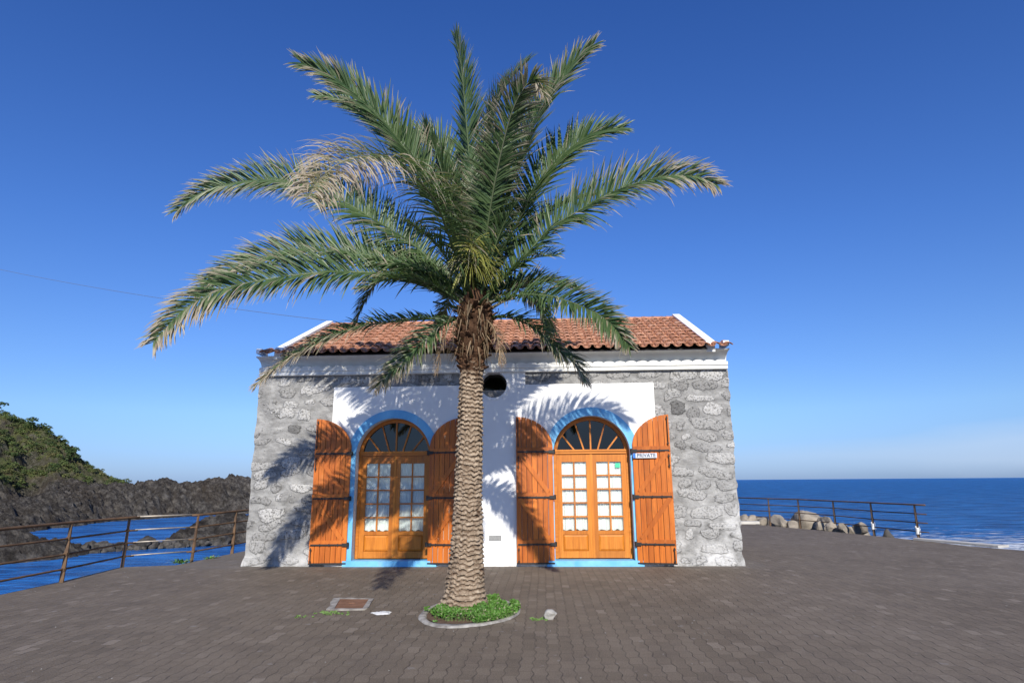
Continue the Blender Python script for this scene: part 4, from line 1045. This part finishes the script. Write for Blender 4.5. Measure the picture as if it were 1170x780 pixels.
M['soil'] = simple('soil', (.09, .06, .04), (.15, .10, .07), 14, .95, .1, .8, .01, bscale=50)
tag(soil.build('planter_soil', M['soil']), kind='structure')
mb = MB(); m_ = 0
while m_ < 5200:
    a = rng.random()*6.283; q = math.sqrt(rng.random())*1.06
    x = PC[0]+PA*1.0*ring_r(a)*q*math.cos(a)+.02; y = PC[1]+PB*.95*ring_r(a)*q*math.sin(a)
    dens = fbm(x*3.1, y*3.1, 2, 3)
    if math.hypot(x+1.03, (y-8.45)) < .30 or (dens < .43 and rng.random() < .8) or (q > .8 and dens < .54): continue
    if math.hypot(x+.98, y-7.98) < .16 and rng.random() < .9: continue
    if x < -1.32 and y > 8.25 : continue
    m_ += 1; hgt_ = (.035+.13*fbm(x*4, y*4, 7, 3)*(1-.55*q))*rng.uniform(.35, 1.15); tone_ = np.clip(.5*fbm(x*5, y*5, 3, 2)+.5*rng.random(), 0, 1)
    c = np.array([x, y, .012+hgt_])
    for l_ in range(4):
        d = nz(np.array([rng.normal(), rng.normal(), abs(rng.normal())*.7+.15])); s_ = nz(np.cross(d, rng.normal(size=3))); L = rng.uniform(.016, .036); w = L*.33
        mb.add([c, c+d*L*.55+s_*w, c+d*L, c+d*L*.55-s_*w], [(0, 1, 2, 3)], tone=float(tone_), dry=float(rng.random() < .10)*.7)
    if m_ % 3 == 0:
        w = .0016; mb.add([(x-w, y, .01), (x+w, y, .01), (x+w, y, .012+hgt_), (x-w, y, .012+hgt_)], [(0, 1, 2, 3)], tone=.3, dry=.2)
tag(mb.build('ground_cover', M['cover']), 'bright green low ground cover around the foot of the palm', 'ground cover', kind='stuff')

# ------------------------------------------------------------------ small things on the paving
def rock_mesh(seed, r, sub=3, amp=.35, cuts=7, freq=1.6, boxy=False):
    bm = bmesh.new(); bmesh.ops.create_icosphere(bm, subdivisions=sub, radius=1); R = np.random.default_rng(seed)
    pl = [(nz(R.normal(size=3)), R.uniform(.55, .85)) for _ in range(cuts)]
    co = np.array([v.co[:] for v in bm.verts])
    if boxy: co = np.sign(co)*np.abs(co)**.55*.86
    for n_, d in pl:
        k = co @ n_; ov = np.maximum(k-d, 0); co -= ov[:, None]*n_*.92
    nn = fbm(co[:, 0]*freq+seed, co[:, 1]*freq, co[:, 2]*freq, 4)-.5
    co *= (1+amp*nn*1.3)[:, None]; co *= np.array(r)
    for v, c in zip(bm.verts, co): v.co = c
    me = bpy.data.meshes.new('rock'); bm.to_mesh(me); bm.free(); return me


def rock(name, seed, loc, r, mat_, label, cat, group=None, rotz=0.0, tilt=(0, 0), smooth=False, sub=3, **kw):
    o = link(name, rock_mesh(seed, r, sub, **kw), mat_, smooth=smooth); o.location = loc; o.rotation_euler = (tilt[0], tilt[1], rotz)
    return tag(o, label, cat, group)
rock('loose_stone', 5, (.05, 7.93, .05), (.085, .065, .065), M['stone_bit'], 'pale grey loose stone lying on the paving to the right of the planter', 'stone', smooth=True, amp=.5, freq=2.5)

# access cover: rusty plate in a concrete frame
mc = tag(empty('access_cover', (-2.63, 8.83, 0)), 'rusty iron access cover set in a chipped concrete frame on the paving', 'access cover')
prism = prism_mesh('frame', [[(-2.83, 8.455), (-2.62, 8.43), (-2.33, 8.45), (-2.32, 8.62), (-2.37, 8.9), (-2.41, 9.21), (-2.6, 9.215), (-2.9, 9.26), (-2.99, 9.22), (-2.93, 8.9), (-2.86, 8.7)], [(-2.74, 8.50), (-2.885, 9.18), (-2.47, 9.17), (-2.375, 8.51)]], .03)
o = link('frame', prism, M['concrete'], mc); o.location = Vector((0, 0, .0)) - Vector((-2.63, 8.83, 0))
pl_ = prism_mesh('plate', [[(-2.735, 8.505), (-2.38, 8.515), (-2.475, 9.165), (-2.88, 9.175)]], .022)
o = link('plate', pl_, M['rust_cover'], mc); o.location = -Vector((-2.63, 8.83, 0))
hm = MB(); hm.bar((-2.66, 8.86, .014), (-2.58, 8.86, .014), .014, .008); hm.build('handle', M['rust_cover'], mc)
# white patch of mortar left on the pavers
pm = MB(); V = [(-2.05+.125*math.cos(a)*(.55+.9*fbm(math.cos(a)*3, math.sin(a)*3, 3, 3)), 8.28+.085*math.sin(a)*(.4+1.4*fbm(math.cos(a)*3, math.sin(a)*3, 7, 3)), .0) for a in np.linspace(0, 6.283, 40, endpoint=False)]
cen = (-2.05, 8.28, .012)
pm.add([(x, y, .002) for x, y, z in V]+[(-2.05+(x+2.05)*.8, 8.28+(y-8.28)*.8, .007+.005*rng.random()) for x, y, z in V]+[cen], [(i, (i+1) % 40, 40+(i+1) % 40, 40+i) for i in range(40)]+[(40+i, 40+(i+1) % 40, 80) for i in range(40)])
tag(pm.build('mortar_patch', M['rag'], smooth=True), 'flat white patch of spilled mortar beside the rusty access cover', 'mortar patch')

# grit and litter specks
mb = MB()
for i in range(170):
    x, y = rng.uniform(-8, 11), rng.uniform(3.2, 12.4)
    if math.hypot(x+.9, y-8.36) < .9: continue
    s_ = rng.uniform(.004, .010); c = np.array([x, y, s_*.5])
    v = np.array([(1, 0, 0), (-1, .2, 0), (0, 1, 0), (.1, -1, 0), (0, 0, .8), (0, 0, -.5)])*s_*rng.uniform(.7, 1.3, size=(6, 1))
    mb.add(v+c, [(0, 2, 4), (2, 1, 4), (1, 3, 4), (3, 0, 4), (2, 0, 5), (1, 2, 5), (3, 1, 5), (0, 3, 5)])
tag(mb.build('grit', M['stone_bit']), 'scattered pale grit lying on the paving', 'grit', kind='stuff')
mb = MB()
for q in range(46):
    x0, y0 = [(-2.78, 8.27), (-2.62, 8.22), (-2.95, 8.05), (-.06, 7.95), (-2.70, 8.30)][rng.integers(5)]
    x = x0+rng.normal()*.08; y = y0+rng.normal()*.05
    if math.hypot(x+2.05, y-8.28) < .15: continue
    clump(mb, (x, y, .004), .022, 12, .012, .5, .8, .15)
tag(mb.build('joint_weeds', M['cover']), 'tiny yellow-green weeds in the paving joints near the access cover', 'weeds', kind='stuff')
def weed(c, r, label, n=70):
    mb = MB()
    for q in range(n):
        a = rng.random()*6.283; d = np.array([math.cos(a), math.sin(a), rng.uniform(.3, 1.3)]); L = r*rng.uniform(.4, 1); p0 = np.array(c)+np.array([math.cos(a), math.sin(a), 0])*r*rng.random()*.8
        w = nz(np.cross(d, [0, 0, 1]))*.014; p1 = p0+nz(d)*L*.6; p2 = p1+nz(d+np.array([0, 0, -.9]))*L*.4
        mb.add([p0-w*.5, p0+w*.5, p1-w, p1+w, p2-w*.1, p2+w*.1], [(0, 1, 3, 2), (2, 3, 5, 4)], tone=rng.random(), dry=float(rng.random() < .2)*.6)
    return tag(mb.build('weed', M['cover']), label, 'weed')
weed((-7.55, 13.25, 0), .20, 'larger low tuft of weeds at the left paving edge beside the pale rails')
weed((-7.32, 14.0, 0), .14, 'smaller tuft of weeds at the left paving edge nearest the house wall', 40)

# ------------------------------------------------------------------ railings
def railing(label, posts, tops, wobble, ext0=None, ext1=None, bare_bay=None, heights=(.95, .70, .45, .20), pr=.026, rr=.017, nail=None, over=.0):
    root = tag(empty('railing', posts[0]), label, 'railing')
    for i, (p, t) in enumerate(zip(posts, tops)):
        p = Vector(p); t = Vector(t); mb = MB()
        d = (posts[min(i+1, len(posts)-1)][0]-posts[max(i-1, 0)][0], posts[min(i+1, len(posts)-1)][1]-posts[max(i-1, 0)][1]); dn = Vector((d[0], d[1], 0)).normalized(); sn = Vector((dn.y, -dn.x, 0))
        # flat steel post, wider at the foot, with a lug at each rail
        V = []
        for f_, w in ((-.4, .036), (0, .036), (.45, .030), (1.0, .022)):
            c = p.lerp(t, f_) if f_ >= 0 else p+Vector((0, 0, f_)); V += [c+sn*(a*w)+dn*(b*.012) for a, b in ((-1, -1), (1, -1), (1, 1), (-1, 1))]
        mb.add(V, [(3, 2, 1, 0)]+[(b*4+k, b*4+(k+1) % 4, b*4+4+(k+1) % 4, b*4+4+k) for b in range(3) for k in range(4)]+[(12, 13, 14, 15)])
        for h in heights[1:]:
            c = p.lerp(t, h/heights[0]); mb.box(c.x-.03, c.x+.03, c.y-.03, c.y+.03, c.z-.022, c.z+.022)
        mb.build('post', M['rust'], root, recalc=True)
    seq = list(zip(posts, tops))
    if ext0: seq = [ext0]+seq
    if ext1: seq = seq+[ext1]
    for h in heights:
        mb = MB(); pts = [Vector(p).lerp(Vector(t), h/heights[0])+Vector((0, 0, random.gauss(0, wobble))) for p, t in seq]
        r = rr*(1.45 if h == heights[0] else 1)
        runs = [pts]
        if bare_bay is not None:
            a, b_ = bare_bay; runs = [pts[:a+1]+[pts[a].lerp(pts[b_], .14)], [pts[b_].lerp(pts[a], .10)]+pts[b_:]]
            bp_ = MB(); bp_.tube([pts[a].lerp(pts[b_], .10)+Vector((0, 0, .012)), pts[b_].lerp(pts[a], .10)+Vector((0, 0, .012))], r*.66, 8); q = bp_.build('rail', M['bare_pipe'], root, smooth=True); q['label'] = 'pale unpainted replacement rail'
        for run in runs: mb.tube(run, r, 8)
        mb.build('rail', M['rust'], root, smooth=True)
    return root
LP = [(-8.13, 2.4, 0), (-8.13, 4.5, 0), (-8.13, 6.6, 0), (-8.13, 8.65, 0), (-8.128, 10.70, 0), (-8.37, 12.60, 0), (-7.465, 13.50, 0), (-7.328, 14.97, 0), (-7.25, 16.6, 0)]
LT = [(-8.10, 2.4, .955), (-8.10, 4.5, .955), (-8.10, 6.6, .955), (-8.10, 8.65, .955), (-8.095, 10.70, .962), (-8.335, 12.60, .945), (-7.415, 13.50, .946), (-7.31, 14.97, .951), (-7.24, 16.6, .95)]
railing('rusty brown railing on the left terrace edge, one bay of its rails pale and new', LP, LT, .004, None, ((-7.2, 19, 0), (-7.2, 19, .95)), (5, 6))
RP = [(7.2, 27.3, .0), (8.52, 24.9, 0), (9.12, 23.6, 0), (9.54, 21.76, 0), (9.875, 20.0, 0), (10.17, 18.23, 0)]
RP = [(x, y, 0) for x, y, z in RP]; RT = [(x-.0, y, .89) for x, y, z in RP]
rr_ = railing('dark rusted railing of thin rails at the right terrace corner before pale boulders', RP, RT, .006, None, ((10.24, 17.85, 0), (10.24, 17.85, .89)), heights=(.89, .655, .42, .185), rr=.015)
for k in (4, 5):                     # rags tied round the feet of the last two posts
    mb = MB(); p = Vector(RP[k]); pts = []
    for j in range(44):
        a = j*1.1; pts.append(p+Vector((math.cos(a)*.046, math.sin(a)*.046, .10+.20*j/43+.02*math.sin(j*2.1))))
    mb.tube(pts, [.012+.012*abs(math.sin(j*1.3)) for j in range(44)], 6)
    mb.build('rag_tie', M['rag'], rr_, smooth=True)

# kerb slab at the terrace edge by the last post, and a strip along the back edge
sl_ = MB(); sl_.add([(x, y, z) for z in (.004, .055) for x, y in ((9.75, 17.75), (9.95, 17.95), (10.9, 15.9), (10.55, 15.75))], [(3, 2, 1, 0), (4, 5, 6, 7)]+[(k, (k+1) % 4, 4+(k+1) % 4, 4+k) for k in range(4)])
tag(sl_.build('edge_slab', M['pale_concrete'], recalc=True), 'pale broken concrete slab along the terrace edge past the last railing post', 'slab')
sl_ = MB(); sl_.box(3.0, 7.9, 24.2, 24.5, .004, .10)
tag(sl_.build('edge_kerb', M['pale_concrete']), 'low pale concrete kerb in front of the boulders just right of the house', 'kerb')

# pale blocks and boulders heaped beyond the right railing
BL = [  # x, y, z, radii, turn, seed, label
 (8.45, 27.07, -0.38, (0.47, 0.40, 0.85), -0.3, 21, 'pale boulder half hidden by the right corner of the house'),
 (8.75, 26.29, -0.45, (0.37, 0.40, 0.85), -0.2, 22, 'low pale boulder second from the house behind the right railing'),
 (9.15, 25.63, -0.25, (0.58, 0.49, 0.85), 0.2, 24, 'greyish boulder with a white edge left of the dark gap in the heap'),
 (9.79, 24.84, -0.09, (0.65, 0.55, 0.85), 0.1, 25, 'large squarish pale boulder, biggest of the heap behind the right railing'),
 (9.93, 23.91, 0.02, (0.17, 0.30, 0.50), -0.3, 26, 'thin upright slab of rock leaning against the largest pale boulder'),
 (9.99, 23.46, -0.23, (0.31, 0.40, 0.85), -0.1, 27, 'upright pale boulder just right of the thin leaning slab'),
 (10.02, 22.97, -0.41, (0.44, 0.40, 0.85), -0.0, 28, 'rounded boulder showing under the rails just right of the upright ones'),
 (10.17, 22.23, -0.57, (0.39, 0.40, 0.85), -0.3, 30, 'low dark-sided boulder in front of the pointed tan one'),
 (10.28, 21.86, -0.30, (0.42, 0.40, 0.85), 0.2, 29, 'pointed tan boulder at the open end of the heap'),
 (10.55, 20.40, -0.56, (0.31, 0.40, 0.85), -0.3, 31, 'single dark brown cone-shaped rock between the last two railing posts'),
 (10.45, 17.85, -0.44, (0.14, 0.12, 0.50), -0.1, 33, 'smallest dark block between the slab and the surf'),
 (10.49, 17.33, -0.44, (0.17, 0.14, 0.50), 0.0, 32, 'small grey rock beside the broken slab at the terrace edge')]
for x, y, z, r, rz, sd_, lab in BL:
    rock('boulder', sd_, (x, y, z-(.20 if sd_ < 31 else .06)), r, M['lava_boulder'] if sd_ in (31, 33) else M['boulder'], lab, 'boulder', 'boulders beyond the right railing', rz, (rng.normal()*.2, rng.normal()*.2), sub=4, amp=.20, cuts=8, boxy=sd_ not in (31, 29))
for q in range(16):
    t = rng.random(); y = 26.2-6.0*t; x = float(np.interp(y, [19.4, 21.43, 24.5, 26, 28], [9.35, 8.7, 7.4, 6.7, 6.0]))+rng.uniform(.55, 1.3); s_ = rng.uniform(.16, .30)
    rock('boulder', 60+q, (x, y, .02-.02*t+rng.normal()*.05), (s_*1.3, s_, s_), M['boulder'], 'small pale stone wedged low among the boulders behind the right railing', 'boulder', 'small stones among the right-hand boulders', rng.random()*6, (rng.normal()*.4, rng.normal()*.4), sub=3, amp=.25, cuts=8, boxy=True)
# rubble bank that carries them, down to the sea
xs = np.linspace(6.5, 17, 60); ys = np.linspace(9, 34, 120); X, Y = np.meshgrid(xs, ys)
ex = np.interp(Y, [9, 12.6, 15.1, 17.7, 19.4, 21.43, 24.5, 26, 34], [13.2, 11.9, 10.8, 9.9, 9.35, 8.7, 7.4, 6.7, 4])
dd = X-ex; Zb = -.55-.62*np.maximum(dd-1.4, 0)*1.4+.9*(fbm(X*.9, Y*.9, 3, 4)-.5)-1.5*sstep(18.5, 16, Y)-.3
Zb = np.where(dd < .05, -2.5, Zb)
mb = MB(); mb.grid(np.stack([X, Y, Zb], -1), green=np.zeros(X.shape)); tag(mb.build('rubble_bank', M['volcanic'], smooth=True), kind='structure')

# ------------------------------------------------------------------ breakwater of lava boulders across the cove
protos = [rock_mesh(100+i, (1, .9, .75), 3, .35, 9) for i in range(9)]
path = np.array([(-50.5, 58.5), (-48.6, 60.2), (-46.6, 62.2), (-43.9, 64.8), (-40.9, 67.3), (-37.7, 69.8), (-35.5, 71.5)])
seg = np.r_[0, np.cumsum(np.hypot(*np.diff(path, axis=0).T))]
M['lava_rubble'] = simple('lava_rubble', (.022, .020, .018), (.085, .078, .07), 1.5, .9, .25, .9, .08, bscale=4)
for i in range(130):
    u = (i+.5)/130*seg[-1]; x = np.interp(u, seg, path[:, 0]); y = np.interp(u, seg, path[:, 1]); lane = i % 3
    off = (-1.0, .1, 1.1)[lane]+rng.normal()*.25; s_ = rng.uniform(.25, .75)*(1.1 if lane == 1 else .9)
    me = protos[i % 9]
    o = bpy.data.objects.new('lava_boulder', me); COL.objects.link(o)
    if not me.materials: me.materials.append(M['lava_rubble'])
    o.location = (x+off*.62+rng.normal()*.2, y-off*.78, SEA+(.35 if lane == 1 else .05)+rng.normal()*.10+.12*s_); o.scale = (s_,)*3; o.rotation_euler = (rng.normal()*.4, rng.normal()*.4, rng.random()*6.28)
    tag(o, 'dark lava boulder in the low breakwater across the cove', 'boulder', 'lava boulders of the breakwater')
